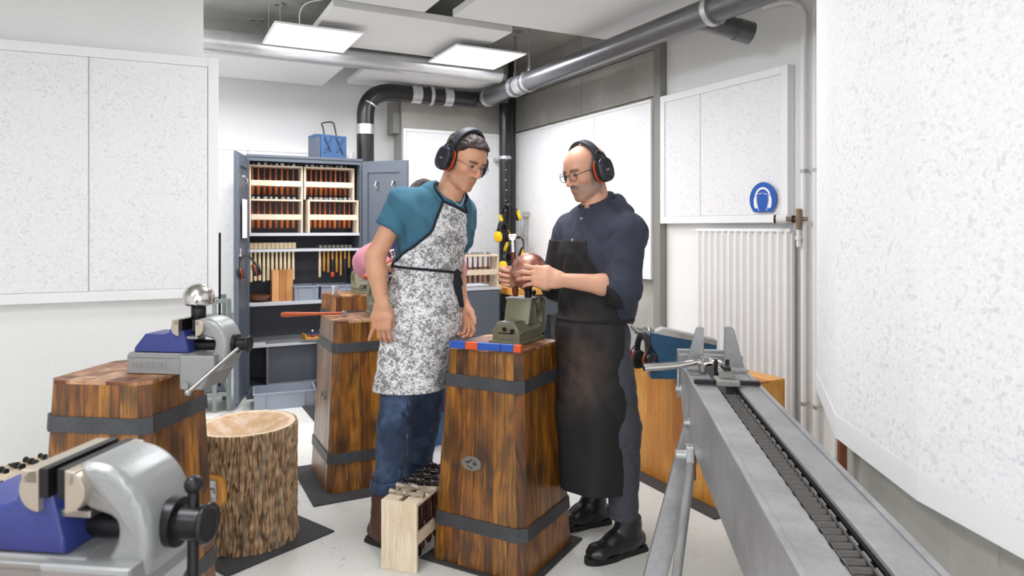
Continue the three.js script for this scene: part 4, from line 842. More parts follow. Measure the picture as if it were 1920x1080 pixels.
// ---------------------------------------------------------------- orange block, blue anvil, trolley
{
  const t = thing('oak_block', 'orange-brown wooden block behind the draw bench', 'wood block', [2.44, MAT_T, -3.2]);
  const W = .46, D = .66, Hh = .58;
  mesh('core', bb(.02, W, .001, Hh, .02, D), M.orangewood, t);
  let z = 0; const tones = [0xffffff, 0xf4e2cc, 0xfff2dc, 0xe9d0b4].map((c) => std({ color: c, map: orangeTex, roughness: .42 }));
  for (let i = 0; i < 6; i++) { const w = D / 6; mesh('stave', bb(0, .0198, 0, Hh, z + .0004, z + w - .0004, .0008), tones[i % 4], t, [i * .31, i * .7]); z += w; }
  for (let i = 0; i < 4; i++) { const w = (W - .02) / 4; mesh('stave', bb(.02 + i * w + .0004, .02 + (i + 1) * w - .0004, 0, Hh, 0, .0198, .0008), tones[i % 4], t, [i * .2, i * .4]); mesh('top_piece', bb(.02 + i * w + .0004, .02 + (i + 1) * w - .0004, Hh, Hh + .012, 0, D, .001), tones[(i + 1) % 4], t, [i * .5, i * .1]); }
  mesh('top_piece', bb(0, .0196, Hh, Hh + .012, 0, D, .001), M.endgrain[0], t);
  const m = thing('rubber_mat', 'dark mat under the orange-brown block', 'mat', [2.66, 0, -2.9]); mesh('mat_sheet', box(.62, MAT_T - .001, .86, 0, MAT_T / 2, 0, .002), M.matRib, m);
  const top = MAT_T + Hh + .0125;
  const p = at(.885, top, 3.62), a = thing('blue_anvil', 'blue sheet-metal anvil with steel horn on the orange-brown block', 'anvil', p.toArray(), -(YAW + R(4)));
  mesh('body', [hexa([[-.165, 0, .055], [.17, 0, .055], [.17, 0, -.055], [-.165, 0, -.055]], [[-.165, .235, .05], [.17, .175, .05], [.17, .175, -.05], [-.165, .235, -.05]])], M.anvilBlue, a);
  mesh('face_plate', hexa([[-.15, .234, .052], [.172, .176, .052], [.172, .176, -.052], [-.15, .234, -.052]], [[-.10, .258, .045], [.172, .20, .045], [.172, .20, -.045], [-.10, .258, -.045]]), M.steel, a);
  mesh('horn', [rod([-.15, .215, 0], [-.20, .225, 0], .04, .036, 24), rod([-.2, .225, 0], [-.235, .24, 0], .026, .02, 20), rod([-.235, .24, 0], [-.265, .265, .0], .014, .006, 16), shift(turnY(new THREE.TorusGeometry(.04, .006, 10, 24), PI / 2), -.17, .22, 0)], M.steel, a, null);
  mesh('neck', rod([-.17, .20, 0], [-.163, .10, 0], .022, .03, 16), M.column, a, null);
  const q = at(.665, top + .105, 3.56);
  earmuff('black and orange ear defenders hanging on the blue anvil horn', null, pose(q.toArray(), 0, -YAW - 1.0, 0, .95), { ...MUFF_DARK, gap: .032, tall: .11 });
  const s = at(.79, 0, 4.55), tr = thing('tool_trolley', 'dark trolley with yellow tray behind the man in dark shirt', 'trolley', s.toArray(), 0);
  mesh('body', bb(-.16, .16, .06, .50, -.2, .2, .004), M.cabDark, tr); mesh('tray', [bb(-.17, .17, .501, .515, -.21, .21, .003), bb(-.17, .17, .515, .57, .195, .21, .003), bb(-.17, -.155, .515, .57, -.21, .195, .003)], std({ color: 0xe9a51f, roughness: .45 }), tr);
  for (const [x, z2] of [[-.12, -.15], [.12, -.15], [-.12, .15], [.12, .15]]) mesh('castor', rod([x - .012, .03, z2], [x + .012, .03, z2], .03, .03, 16), M.rubber, tr, null);
}

// ---------------------------------------------------------------- soft bodies: distance fields meshed with surface nets
const NZ = new ImprovedNoise();
const smin = (a, b, k) => { const h = Math.max(k - Math.abs(a - b), 0) / k; return Math.min(a, b) - h * h * k * .25; };
const smax = (a, b, k) => -smin(-a, -b, k);
const U = (k, ...f) => (x, y, z) => { let d = f[0](x, y, z); for (let i = 1; i < f.length; i++) d = smin(d, f[i](x, y, z), k); return d; };
const cap = (a, b, ra, rb = ra) => {
  const [ax, ay, az] = a, bx = b[0] - ax, by = b[1] - ay, bz = b[2] - az, l2 = bx * bx + by * by + bz * bz || 1e-9;
  return (x, y, z) => { const px = x - ax, py = y - ay, pz = z - az, t = clamp((px * bx + py * by + pz * bz) / l2), qx = px - bx * t, qy = py - by * t, qz = pz - bz * t; return Math.sqrt(qx * qx + qy * qy + qz * qz) - lerp(ra, rb, t); };
};
const ell = (c, r) => (x, y, z) => { const a = (x - c[0]) / r[0], b = (y - c[1]) / r[1], e = (z - c[2]) / r[2], k0 = Math.sqrt(a * a + b * b + e * e), k1 = Math.sqrt(a * a / r[0] / r[0] + b * b / r[1] / r[1] + e * e / r[2] / r[2]); return k1 < 1e-9 ? -Math.min(...r) : k0 * (k0 - 1) / k1; };
const sub3 = (a, b) => [a[0] - b[0], a[1] - b[1], a[2] - b[2]], add3 = (a, b, s = 1) => [a[0] + b[0] * s, a[1] + b[1] * s, a[2] + b[2] * s], dot3 = (a, b) => a[0] * b[0] + a[1] * b[1] + a[2] * b[2];
const len3 = (a) => Math.sqrt(dot3(a, a)), nrm3 = (a) => { const l = len3(a) || 1; return [a[0] / l, a[1] / l, a[2] / l]; }, crs3 = (a, b) => [a[1] * b[2] - a[2] * b[1], a[2] * b[0] - a[0] * b[2], a[0] * b[1] - a[1] * b[0]];
const mid3 = (a, b, t = .5) => [lerp(a[0], b[0], t), lerp(a[1], b[1], t), lerp(a[2], b[2], t)];
// tube with an elliptical section along a chain of points; side gives the direction of the wide axis
function etube(pts, ws, ds, side, k = .03) {
  const seg = [];
  for (let i = 0; i + 1 < pts.length; i++) { const ax = nrm3(sub3(pts[i + 1], pts[i])), l = len3(sub3(pts[i + 1], pts[i])); let s = Array.isArray(side[0]) ? nrm3(mid3(side[i], side[i + 1])) : side; s = nrm3(add3(s, ax, -dot3(s, ax))); seg.push({ p: pts[i], ax, l, s, f: crs3(s, ax), w0: ws[i], w1: ws[i + 1], d0: ds[i], d1: ds[i + 1] }); }
  return (x, y, z) => {
    let out = 1e9;
    for (const g of seg) {
      const qx = x - g.p[0], qy = y - g.p[1], qz = z - g.p[2], al = qx * g.ax[0] + qy * g.ax[1] + qz * g.ax[2], t = clamp(al / g.l), w = lerp(g.w0, g.w1, t), d = lerp(g.d0, g.d1, t), m = Math.min(w, d);
      const s = (qx * g.s[0] + qy * g.s[1] + qz * g.s[2]) / w, f = (qx * g.f[0] + qy * g.f[1] + qz * g.f[2]) / d, e = (al - t * g.l) / m;
      const v = (Math.sqrt(s * s + f * f + e * e) - 1) * m; out = out > 1e8 ? v : smin(out, v, k);
    }
    return out;
  };
}
function netMesh(fn, lo, hi, c, colour) {
  const nx = Math.ceil((hi[0] - lo[0]) / c) + 1, ny = Math.ceil((hi[1] - lo[1]) / c) + 1, nz = Math.ceil((hi[2] - lo[2]) / c) + 1, F = new Float32Array(nx * ny * nz), B = 5;
  for (let bz = 0; bz < nz; bz += B) for (let by = 0; by < ny; by += B) for (let bx = 0; bx < nx; bx += B) {
    const v = fn(lo[0] + (bx + 2) * c, lo[1] + (by + 2) * c, lo[2] + (bz + 2) * c), far = Math.abs(v) > B * c * 1.7;
    for (let k = bz; k < Math.min(bz + B, nz); k++) for (let j = by; j < Math.min(by + B, ny); j++) for (let i = bx; i < Math.min(bx + B, nx); i++) F[(k * ny + j) * nx + i] = far ? v : fn(lo[0] + i * c, lo[1] + j * c, lo[2] + k * c);
  }
  const id = new Int32Array(nx * ny * nz).fill(-1), P = [], I = [], E = [[0, 1], [2, 3], [4, 5], [6, 7], [0, 2], [1, 3], [4, 6], [5, 7], [0, 4], [1, 5], [2, 6], [3, 7]], off = [0, 1, nx, nx + 1, nx * ny, nx * ny + 1, nx * ny + nx, nx * ny + nx + 1];
  for (let k = 0; k < nz - 1; k++) for (let j = 0; j < ny - 1; j++) for (let i = 0; i < nx - 1; i++) {
    const b = (k * ny + j) * nx + i; let m = 0; for (let q = 0; q < 8; q++) if (F[b + off[q]] < 0) m |= 1 << q;
    if (m === 0 || m === 255) continue;
    let sx = 0, sy = 0, sz = 0, n = 0;
    for (const [p, q] of E) { if (((m >> p) & 1) === ((m >> q) & 1)) continue; const u = F[b + off[p]], v = F[b + off[q]], t = u / (u - v); sx += lerp(p & 1, q & 1, t); sy += lerp((p >> 1) & 1, (q >> 1) & 1, t); sz += lerp(p >> 2, q >> 2, t); n++; }
    id[b] = P.length / 3; P.push(lo[0] + (i + sx / n) * c, lo[1] + (j + sy / n) * c, lo[2] + (k + sz / n) * c);
  }
  const quad = (a, b, e, d, flip) => { if (a < 0 || b < 0 || e < 0 || d < 0) return; flip ? I.push(a, e, b, a, d, e) : I.push(a, b, e, a, e, d); };
  for (let k = 1; k < nz - 1; k++) for (let j = 1; j < ny - 1; j++) for (let i = 1; i < nx - 1; i++) {
    const b = (k * ny + j) * nx + i, s = F[b] < 0;
    if (s !== (F[b + 1] < 0)) quad(id[b], id[b - nx], id[b - nx - nx * ny], id[b - nx * ny], s);
    if (s !== (F[b + nx] < 0)) quad(id[b], id[b - nx * ny], id[b - nx * ny - 1], id[b - 1], s);
    if (s !== (F[b + nx * ny] < 0)) quad(id[b], id[b - 1], id[b - 1 - nx], id[b - nx], s);
  }
  // wind every face outwards
  { const a = I[0] * 3, b = I[1] * 3, e = I[2] * 3, A = [P[a], P[a + 1], P[a + 2]], N = nrm3(crs3(sub3([P[b], P[b + 1], P[b + 2]], A), sub3([P[e], P[e + 1], P[e + 2]], A))), h = c * .5; if (fn(A[0] + N[0] * h, A[1] + N[1] * h, A[2] + N[2] * h) < fn(A[0] - N[0] * h, A[1] - N[1] * h, A[2] - N[2] * h)) for (let i = 0; i < I.length; i += 3) [I[i + 1], I[i + 2]] = [I[i + 2], I[i + 1]]; }
  const g = new THREE.BufferGeometry(); g.setAttribute('position', new THREE.Float32BufferAttribute(P, 3)); g.setIndex(I); g.computeVertexNormals();
  if (colour) { const C = new Float32Array(P.length); for (let i = 0; i < P.length; i += 3) C.set(colour(P[i], P[i + 1], P[i + 2]), i); g.setAttribute('color', new THREE.BufferAttribute(C, 3)); }
  return g;
}
const bounds = (pts, m) => [[0, 1, 2].map((i) => Math.min(...pts.map((p) => p[i])) - m), [0, 1, 2].map((i) => Math.max(...pts.map((p) => p[i])) + m)];
const lin = (r, g, b) => new THREE.Color().setRGB(r / 255, g / 255, b / 255, THREE.SRGBColorSpace).toArray();

// ---- hand: wrist at the origin, fingers along +y, palm side +z, thumb at +x (a right hand)
function handGeo(o, skin) {
  const curls = o.curls, spl = o.splay ?? [.10, .02, -.05, -.13], base = [[.029, .090, 0], [.0095, .095, 0], [-.0105, .091, 0], [-.0285, .081, .002]], L = [[.043, .026, .022], [.047, .030, .023], [.044, .028, .022], [.034, .021, .020]];
  const fs = [], pts = [[0, -.05, 0]], nails = [];
  base.forEach((b, i) => {
    let p = [b[0], b[1] - .02, b[2]], q = b, a = 0; const r = i === 3 ? .0078 : .0089; fs.push([cap(p, q, r * 1.15, r * 1.1)]); const ch = [];
    for (let k = 0; k < 3; k++) { a += curls[i][k]; const n = [q[0] + L[i][k] * Math.sin(spl[i]) * Math.cos(a), q[1] + L[i][k] * Math.cos(a) * Math.cos(spl[i]), q[2] + L[i][k] * Math.sin(a)]; ch.push(cap(q, n, r * [1.08, .98, .88][k], r * [.98, .88, .74][k])); q = n; pts.push(n); if (k === 2) nails.push([q[0], q[1] - .004 * Math.cos(a) + .0 - .006 * -Math.sin(a) * 0, q[2], a]); }
    fs.push([U(.004, ...ch)]);
  });
  const th = o.thumb ?? [[.022, .022, .008], [.047, .052, .022], [.058, .082, .030], [.060, .106, .036]]; pts.push(...th);
  const palm = etube([[0, -.05, 0], [0, 0, 0], [.001, .045, 0], [.0, .088, 0]], [.027, .0285, .039, .040], [.021, .019, .0165, .012], [1, 0, 0], .02);
  const knuck = U(.004, ...fs.map((f) => f[0]).filter((_, i) => i % 2 === 0)), fing = fs.map((f) => f[0]).filter((_, i) => i % 2 === 1);
  const thumb = U(.006, cap(th[0], th[1], .0165, .0125), cap(th[1], th[2], .0118, .0108), cap(th[2], th[3], .0106, .0082));
  const heel = ell([.020, .03, .008], [.017, .03, .014]), heel2 = ell([-.022, .03, .006], [.015, .034, .013]);
  const body = U(.012, palm, heel, heel2, knuck, thumb);
  const fn = (x, y, z) => { let d = body(x, y, z), f = 1e9; for (const g of fing) f = Math.min(f, g(x, y, z)); return smin(d, f, .007); };
  const [lo, hi] = bounds(pts, .03), g = netMesh(fn, [lo[0] - .02, -.05, lo[2] - .01], hi, .0030, (x, y, z) => { const n = NZ.noise(x * 90, y * 90, z * 90) * .05 + NZ.noise(x * 30, y * 30, z * 30) * .06, kn = sst(.02, 0, Math.min(...base.map((b) => Math.hypot(x - b[0], y - b[1], z - b[2] + .008)))), tip = sst(.10, .15, y); return [skin[0] * (1 + n), skin[1] * (1 + n * 1.3 - .10 * kn - .06 * tip), skin[2] * (1 + n * 1.3 - .12 * kn - .06 * tip)]; });
  if (o.left) { g.scale(-1, 1, 1); const I = g.index.array; for (let i = 0; i < I.length; i += 3) [I[i + 1], I[i + 2]] = [I[i + 2], I[i + 1]]; const n = g.attributes.normal; for (let i = 0; i < n.count; i++) n.setX(i, n.getX(i)); g.computeVertexNormals(); }
  const Y = nrm3(o.dir), Z = nrm3(add3(o.palm, Y, -dot3(o.palm, Y))), X = crs3(Y, Z), s = o.size ?? 1;
  g.applyMatrix4(new M4().makeBasis(new V3(...X).multiplyScalar(s), new V3(...Y).multiplyScalar(s), new V3(...Z).multiplyScalar(s)).setPosition(...o.at));
  return g;
}
// ---- head: origin between the ears, face towards +z
function headFields(h) {
  const cran = U(.03, ell([0, .036, -.014], [.0755, .083, .095]), ell([0, .03, .03], [.066, .066, .06]));
  const face = U(.025, cran, ell([0, -.03, .024], [.059, .082, .066]), ell([0, -.072, .034], [.046 * (h.jaw ?? 1), .038, .048]));
  const f2 = U(.014, face, cap([-.012, -.100, .066], [.012, -.100, .066], .017, .017), ell([.044, -.022, .056], [.018, .018, .022]), ell([-.044, -.022, .056], [.018, .018, .022]), cap([-.036, .026, .076], [.036, .026, .076], .011, .011), cap([-.058, -.06, -.0], [-.03, -.092, .05], .012, .014), cap([.058, -.06, -.0], [.03, -.092, .05], .012, .014));
  const sock = (s) => ell([s * .031, .004, .097], [.019, .0125, .016]);
  const eye = U(.004, ell([.031, .004, .074], [.0142, .0125, .0135]), ell([-.031, .004, .074], [.0142, .0125, .0135]));
  const nose = U(.010, cap([0, .016, .086], [0, -.026, .109], .0068, .0088), ell([0, -.030, .107], [.0100, .0085, .0095]), ell([.0105, -.034, .098], [.0066, .006, .009]), ell([-.0105, -.034, .098], [.0066, .006, .009]));
  const lips = U(.006, cap([-.019, -.063, .081], [0, -.0595, .091], .005, .006), cap([.019, -.063, .081], [0, -.0595, .091], .005, .006), cap([-.015, -.0705, .083], [.015, -.0705, .083], .0062, .0062));
  const slit = U(.003, cap([-.021, -.0655, .084], [0, -.0648, .0985], .0018, .0018), cap([.021, -.0655, .084], [0, -.0648, .0985], .0018, .0018));
  const ears = U(.01, ell([.077, -.006, -.012], [.010, .03, .018]), ell([-.077, -.006, -.012], [.010, .03, .018]));
  const skinF = (x, y, z) => { let d = f2(x, y, z); d = smax(d, -smin(sock(1)(x, y, z), sock(-1)(x, y, z), .01), .012); d = smin(d, eye(x, y, z), .003); d = smin(d, nose(x, y, z), .010); d = smin(d, lips(x, y, z), .005); d = smin(d, ears(x, y, z), .008); return smax(d, -slit(x, y, z), .003); };
  return { cran, face, skinF, eye };
}
function buildHead(h, neckBase) {                                                    // neckBase in head space
  const F = headFields(h), neck = cap([0, -.055, -.022], neckBase, .054, .062), fn = (x, y, z) => smin(F.skinF(x, y, z), neck(x, y, z), .028);
  const S = h.skin, browC = h.hair, n3 = (x, y, z, f) => NZ.noise(x * f, y * f, z * f);
  const col = (x, y, z) => {
    const n = n3(x, y, z, 60) * .05 + n3(x, y, z, 22) * .07; let c = [S[0] * (1 + n * .8), S[1] * (1 + n * 1.2), S[2] * (1 + n * 1.2)];
    const ax = Math.abs(x);
    if (z > .03) {
      const red = .18 * sst(.03, .008, Math.hypot(x, y + .030, z - .11)) + .15 * sst(.035, .01, Math.hypot(ax - .042, y + .028)); c = [c[0] * (1 + red * .12), c[1] * (1 - red * .35), c[2] * (1 - red * .35)];
      const lip = sst(.010, .004, Math.abs(y + .0655)) * sst(.024, .018, ax) * sst(.078, .084, z); c = mix3(c, [S[0] * .72, S[1] * .48, S[2] * .50], lip * .75);
      const ey = F.eye(x, y, z); if (ey < .002) { const lid = y < .0045 && y > -.002; const open = h.open ?? .5; if (lid && z > .083) c = mix3([.03, .022, .02], [.42, .38, .35], sst(.004, .008, Math.abs(ax - .031)) * open); else if (y >= .0045 && y < .0075) c = mix3(c, [.04, .028, .024], .75); }
      const by = .0235 + .10 * (ax - .03) * (ax < .034 ? .5 : -.6), br = sst(.0075, .0038, Math.abs(y - by)) * sst(.010, .015, ax) * sst(.055, .047, ax) * sst(.06, .066, z); c = mix3(c, browC, br * (.75 + .35 * n3(x, y, z, 300)));
    }
    if (h.beard) { const b = h.beard * sst(-.028, -.052, y - .25 * Math.max(0, z - .075) * 0) * sst(-.03, .0, z) * sst(-.118, -.1, y - .0) + h.beard * .9 * sst(.012, .006, Math.abs(y + .05)) * sst(.032, .02, ax) * sst(.07, .08, z); const lipc = sst(.008, .004, Math.abs(y + .0655)) * sst(.02, .016, ax) * sst(.078, .085, z); c = mix3(c, h.beardCol, clamp(b * (1 - lipc) * (.75 + .5 * n3(x, y, z, 240)))); }
    if (h.shave) { const a = sst(.0, -.014, z - (y > .02 ? (y - .02) * -.6 : .0) - .04) * sst(.085, .06, y) * sst(-.09, -.05, y); c = mix3(c, h.shave, a * (.55 + .25 * n3(x, y, z, 260))); }
    return c;
  };
  const g = netMesh(fn, [-.105, Math.min(-.17, neckBase[1] - .0), -.13 + Math.min(0, neckBase[2] + .05)], [.105, .135, .135], .0031, col);
  return { g, F };
}
function glasses(M_, parent, rim, lensTint, o_ = {}) {
  const t = new THREE.Group(); t.name = 'glasses'; t.applyMatrix4(M_); parent.add(t);
  const ring = (s) => { const p = []; for (let i = 0; i < 24; i++) { const a = i / 24 * PI * 2; p.push([s * .033 + Math.cos(a) * .0245, .001 + Math.sin(a) * .0205, .1015 - .10 * Math.abs(s * .033 + Math.cos(a) * .0245) * .28]); } return p; };
  for (const s of [-1, 1]) { mesh('rim', tube(ring(s), (o_.rim ?? .0014), 60, 8, true), rim, t, null); const l = mesh('lens', extr(smoothShape(ring(s).map((p) => [p[0], p[1]])), .0014, .0003).translate(0, 0, .0985), lensTint, t); l.userData.label = 'clear spectacle lens'; mesh('temple_arm', tube([[s * .0573, .004, .0998], [s * .0605, .006, .090], [s * .072, .008, .06], [s * .080, .004, .0], [s * .08, -.01, -.03]], .0017, 30, 8), rim, t, null); }
  mesh('bridge', tube([[-.0095, .004, .099], [0, .0085, .1035], [.0095, .004, .099]], .0015, 12, 8), rim, t, null);
}
// ---- boots
function boot(parent, name, ankle, heading, m, soleM, o = {}) {                        // ankle: [x, height, z] above the sole
  const L = o.len ?? .285, hx = Math.sin(heading), hz = Math.cos(heading), A = ankle, P = (f, y, s = 0) => [A[0] + hx * f + hz * s, y, A[2] + hz * f - hx * s], sd = [hz, 0, -hx], H = o.high ?? .2;
  const shaft = etube([P(-.005, H), P(-.005, .13), P(.0, .085)], [.049, .046, .046], [.055, .052, .055], sd, .02), foot = etube([P(-.055, .052), P(.0, .06), P(.07, .054), P(L - .145, .038), P(L - .115, .034)], [.034, .038, .040, .043, .031], [.038, .054, .046, .026, .018], sd, .03);
  const fn = (x, y, z) => { const w = NZ.noise(x * 26, y * 40, z * 26) * .0022; return smax(smax(smin(shaft(x, y, z), foot(x, y, z), .035) + w, .022 - y, .004), y - H, .004); };
  const [lo, hi] = bounds([P(-.11, 0, -.06), P(-.11, H, .06), P(L, 0, .06), P(L, H, -.06)], .01);
  mesh(name, netMesh(fn, lo, hi, .0055), m, parent);
  const out = smoothShape([[-.092, 0], [-.085, .026], [-.03, .034], [.04, .037], [.10, .046], [L - .115, .036], [L - .086, .012], [L - .088, -.012], [L - .112, -.034], [.08, -.043], [.0, -.036], [-.05, -.034], [-.086, -.025]]);
  const s = extr(out, .024, .002); s.applyMatrix4(new M4().makeBasis(new V3(hx, 0, hz), new V3(hz, 0, -hx), new V3(0, 1, 0)).setPosition(A[0], .0125, A[2]));
  if (new M4().makeBasis(new V3(hx, 0, hz), new V3(hz, 0, -hx), new V3(0, 1, 0)).determinant() < 0) { const p = prep(s), q = p.attributes.position.array; void q; mesh('sole', p, soleM, parent); } else mesh('sole', s, soleM, parent);
  if (o.heel) { const hl = box(.07, .018, .062, 0, 0, 0, .004); hl.rotateY(heading + PI / 2); const c = P(-.055, .01); hl.translate(c[0], .0092, c[2]); mesh('heel', hl, soleM, parent); }
  return P;
}
const fabricBump = tex(256, (u, v) => 255 * (.5 + .25 * Math.sin(u * PI * 2 * 64) + .25 * Math.sin(v * PI * 2 * 64)), .12, false);
const cloth = (c, o = {}) => phy({ color: c, roughness: .9, bumpMap: fabricBump, bumpScale: .0002, sheen: .2, sheenColor: new THREE.Color(c).lerp(new THREE.Color(0xffffff), .4), sheenRoughness: .6, ...o });
const folds = (x, y, z, a, f, s = 0) => { const k = s % 2 ? .45 : -.4, u = (x + k * y) * f, v = (y - k * x) * f * .3, n = Math.abs(NZ.noise(u + s, v + s * 2, z * f * .8)); return a * (1.1 * Math.exp(-n * 5) - .45 - .4 * n); };

function makePerson(o) {
  const [gx, gz] = plan(o.X0, o.d0), t = thing('person', o.label, 'person', [gx, 0, gz], -YAW);
  const J = (px, py, d) => [(px - 960) / FOCAL * d - o.X0, EYE - (py - HORIZON) / FOCAL * d, o.d0 - d];
  return { t, J };
}
const headMat = (c, yaw, pitch, roll, s) => new M4().compose(new V3(...c), new THREE.Quaternion().setFromEuler(new THREE.Euler(R(pitch), R(yaw), R(roll), 'YXZ')), new V3(s, s, s));
const inHead = (Mx, p) => new V3(...p).applyMatrix4(Mx.clone().invert()).toArray();
function bodyMesh(t, parts, headG, Mx, hands, skin, lo, hi) {
  const g = netMesh(parts, lo, hi, .0115, (x, y, z) => { const n = NZ.noise(x * 30, y * 30, z * 30) * .06; return [skin[0] * (1 + n), skin[1] * (1 + n * 1.3), skin[2] * (1 + n * 1.3)]; });
  headG.applyMatrix4(Mx);
  return mesh('body', [g, headG, ...hands], M.skin, t);
}
M.skin = phy({ vertexColors: true, roughness: .5 });
const lensM = phy({ color: 0xffffff, transmission: 1, thickness: 0, roughness: .02, ior: 1.45 });

// ---------------------------------------------------------------- the man in the teal shirt
{
  const { t, J } = makePerson({ X0: -.40, d0: 3.15, label: 'person in teal shirt, mottled black and white apron and jeans, leaning forward to look' });
  const skin = lin(206, 152, 120), hair = lin(44, 31, 25);
  const pel = J(792, 622, 3.15), wai = J(798, 508, 3.14), che = J(810, 425, 3.11), nek = J(838, 378, 3.08), head = J(871, 303, 3.04);
  const shR = J(757, 380, 2.99), elR = J(703, 482, 2.95), wrR = J(716, 574, 2.91), shL = J(868, 397, 3.24), elL = J(852, 505, 3.29), wrL = J(868, 572, 3.13);
  const hpR = J(762, 640, 3.06), knR = J(738, 792, 3.00), anR = J(722, 965, 3.02), hpL = J(815, 640, 3.24), knL = J(797, 785, 3.24), anL = J(778, 915, 3.34);
  const side = nrm3(sub3(shL, shR)), Mx = headMat(head, 47, 24, -6, 1.0), nb = inHead(Mx, nek);
  const { g: hg, F } = buildHead({ skin, hair, beard: .28, beardCol: lin(110, 82, 68), jaw: .95, open: .3 }, nb);
  const torso = etube([pel, wai, che, mid3(che, nek, .55), nek], [.12, .112, .13, .12, .06], [.09, .082, .09, .07, .05], side, .05);
  const armR = U(.02, cap(shR, elR, .044, .042), cap(elR, mid3(elR, wrR, .3), .041, .042), cap(mid3(elR, wrR, .3), wrR, .042, .0265)), armL = U(.02, cap(shL, elL, .040, .040), cap(elL, mid3(elL, wrL, .3), .041, .042), cap(mid3(elL, wrL, .3), wrL, .042, .0265));
  const legs = U(.03, cap(hpR, knR, .062, .044), cap(knR, anR, .044, .036), cap(hpL, knL, .062, .044), cap(knL, anL, .044, .036));
  const bf = U(.03, torso, armR, armL, legs, cap(nek, head, .056, .052));
  const hR = handGeo({ at: wrR, dir: sub3(J(714, 640, 2.91), wrR), palm: [.15, .1, -1], curls: [[.35, .55, .4], [.45, .6, .4], [.4, .6, .4], [.05, .2, .15]], splay: [.08, .02, -.06, -.42], thumb: [[.022, .02, .01], [.036, .05, .03], [.036, .078, .043], [.03, .10, .05]] }, skin);
  const hL = handGeo({ at: wrL, dir: sub3(J(884, 640, 3.08), wrL), palm: [-.5, .1, .9], left: true, curls: [[.35, .5, .3], [.5, .6, .4], [.6, .7, .4], [.65, .7, .4]] }, skin);
  bodyMesh(t, bf, hg, Mx, [hR, hL], skin, ...bounds([pel, shR, shL, elR, elL, anR, anL, nek, knR], .13));
  // hair
  const hairF = (x, y, z) => { const zm = y > .075 ? lerp(.06, .14, sst(.075, .1, y)) : y > .02 ? lerp(.022, .05, sst(.02, .075, y)) : lerp(-.03, .022, sst(-.03, .02, y)); const n = NZ.noise(x * 150, y * 50, z * 50) * .0035 + NZ.noise(x * 60, y * 30, z * 30) * .005; return smax(smax(U(.02, F.cran)(x, y, z) - .0085 - .006 * sst(.04, .1, y) + n, z - zm + n * 2, .01), -.078 - y, .008); };
  const hairM = std({ vertexColors: true, roughness: .62 });
  const hgm = netMesh(hairF, [-.1, -.09, -.13], [.1, .145, .12], .0032, (x, y, z) => { const n = NZ.noise(x * 160, y * 50, z * 50) + .6 * NZ.noise(x * 60, y * 20, z * 20); return hair.map((c) => c * (1.05 + .6 * n)); }); hgm.applyMatrix4(Mx);
  mesh('hair', hgm, hairM, t);
  glasses(Mx, t, std({ color: 0x7d746c, roughness: .35, metalness: .4 }), lensM, { rim: .0009 });
  // T-shirt
  const upL = mid3(shL, elL, .62), upR = mid3(shR, elR, .50), dR = nrm3(sub3(elR, shR)), dL = nrm3(sub3(elL, shL));
  const sleeve = (a, b, e, d) => { const q = cap(a, add3(b, d, .04), .062, .071); return (x, y, z) => smax(q(x, y, z) , dot3([x - b[0], y - b[1], z - b[2]], d), .006); };
  const st = etube([pel, wai, che, mid3(che, nek, .5), mid3(che, nek, .9)], [.15, .146, .175, .165, .085], [.12, .112, .122, .098, .07], side, .05);
  const trap = U(.04, cap(shR, J(820, 362, 3.06), .066, .042), cap(shL, J(858, 374, 3.12), .066, .042), cap(J(818, 362, 3.10), J(846, 366, 3.14), .045, .045)), s1 = sleeve(shR, upR, elR, dR), s2 = sleeve(shL, upL, elL, dL);
  const shirt = (x, y, z) => { let d = smin(smin(st(x, y, z), trap(x, y, z), .05), smin(s1(x, y, z), s2(x, y, z), .01), .03) + folds(x + y * .5, y * .8, z, .008, 8, 3) + folds(x, y * 1.5, z, .0045, 17, 1); d = smax(d, -(Math.hypot(x - nek[0] - .018, y - nek[1] - .06, z - nek[2] - .02) - .074), .006); return smax(d, pel[1] + .02 - y, .01); };
  mesh('shirt', netMesh(shirt, ...bounds([pel, shR, shL, upR, upL, nek], .12), .0075), cloth(0x3c6a80), t);
  mesh('collar', tube(Array.from({ length: 20 }, (_, i) => { const a = i / 20 * PI * 2, q = [Math.cos(a) * .066, .0, Math.sin(a) * .062]; return [nek[0] + .004 + q[0], nek[1] + .004 - .35 * (q[0] * .69 + q[2] * .71), nek[2] + .004 + q[2]]; }), .0065, 60, 8, true), cloth(0x3c6a80), t);
  // apron
  const front = crs3(side, [0, 1, 0]), axis = (y) => { const k = clamp((y - wai[1]) / (nek[1] - wai[1])); return [lerp(wai[0], nek[0], k), lerp(wai[2], nek[2], k)]; };
  const ang = (x, y, z) => { const [cx, cz] = axis(y), q = [x - cx, 0, z - cz]; return Math.atan2(dot3(q, side), dot3(q, front)); };
  const hemC = J(776, 725, 3.08), skirt = etube([add3(wai, [0, .04, 0]), wai, add3(mid3(wai, hemC, .4), front, .02), hemC], [.145, .150, .175, .185], [.118, .122, .150, .148], side, .06);
  const yTop = J(845, 387, 3.02)[1], aL = (y) => lerp(-1.75, -.86, sst(wai[1] + .01, yTop - .09, y)), aR = (y) => lerp(1.25, .52, sst(wai[1] + .0, yTop - .02, y));
  const apron = (x, y, z) => {
    const k = sst(wai[1] - .03, wai[1] + .05, y), th = ang(x, y, z), fold = folds(x, y, z, .006, 7, 9) + .007 * Math.sin(th * 6 + y * 3) * sst(wai[1], hemC[1], y);
    const sk = skirt(x, y, z) - .002 + fold * (1 - k), bib = shirt(x, y, z) - .0085; let d = lerp(sk, bib, k);
    d = smax(d, .14 * Math.max(aL(y) - th, th - lerp(1.75, aR(y), k)), .005);
    return smax(smax(d, hemC[1] - y, .004), y - yTop + .035 * (th + .15), .004);
  };
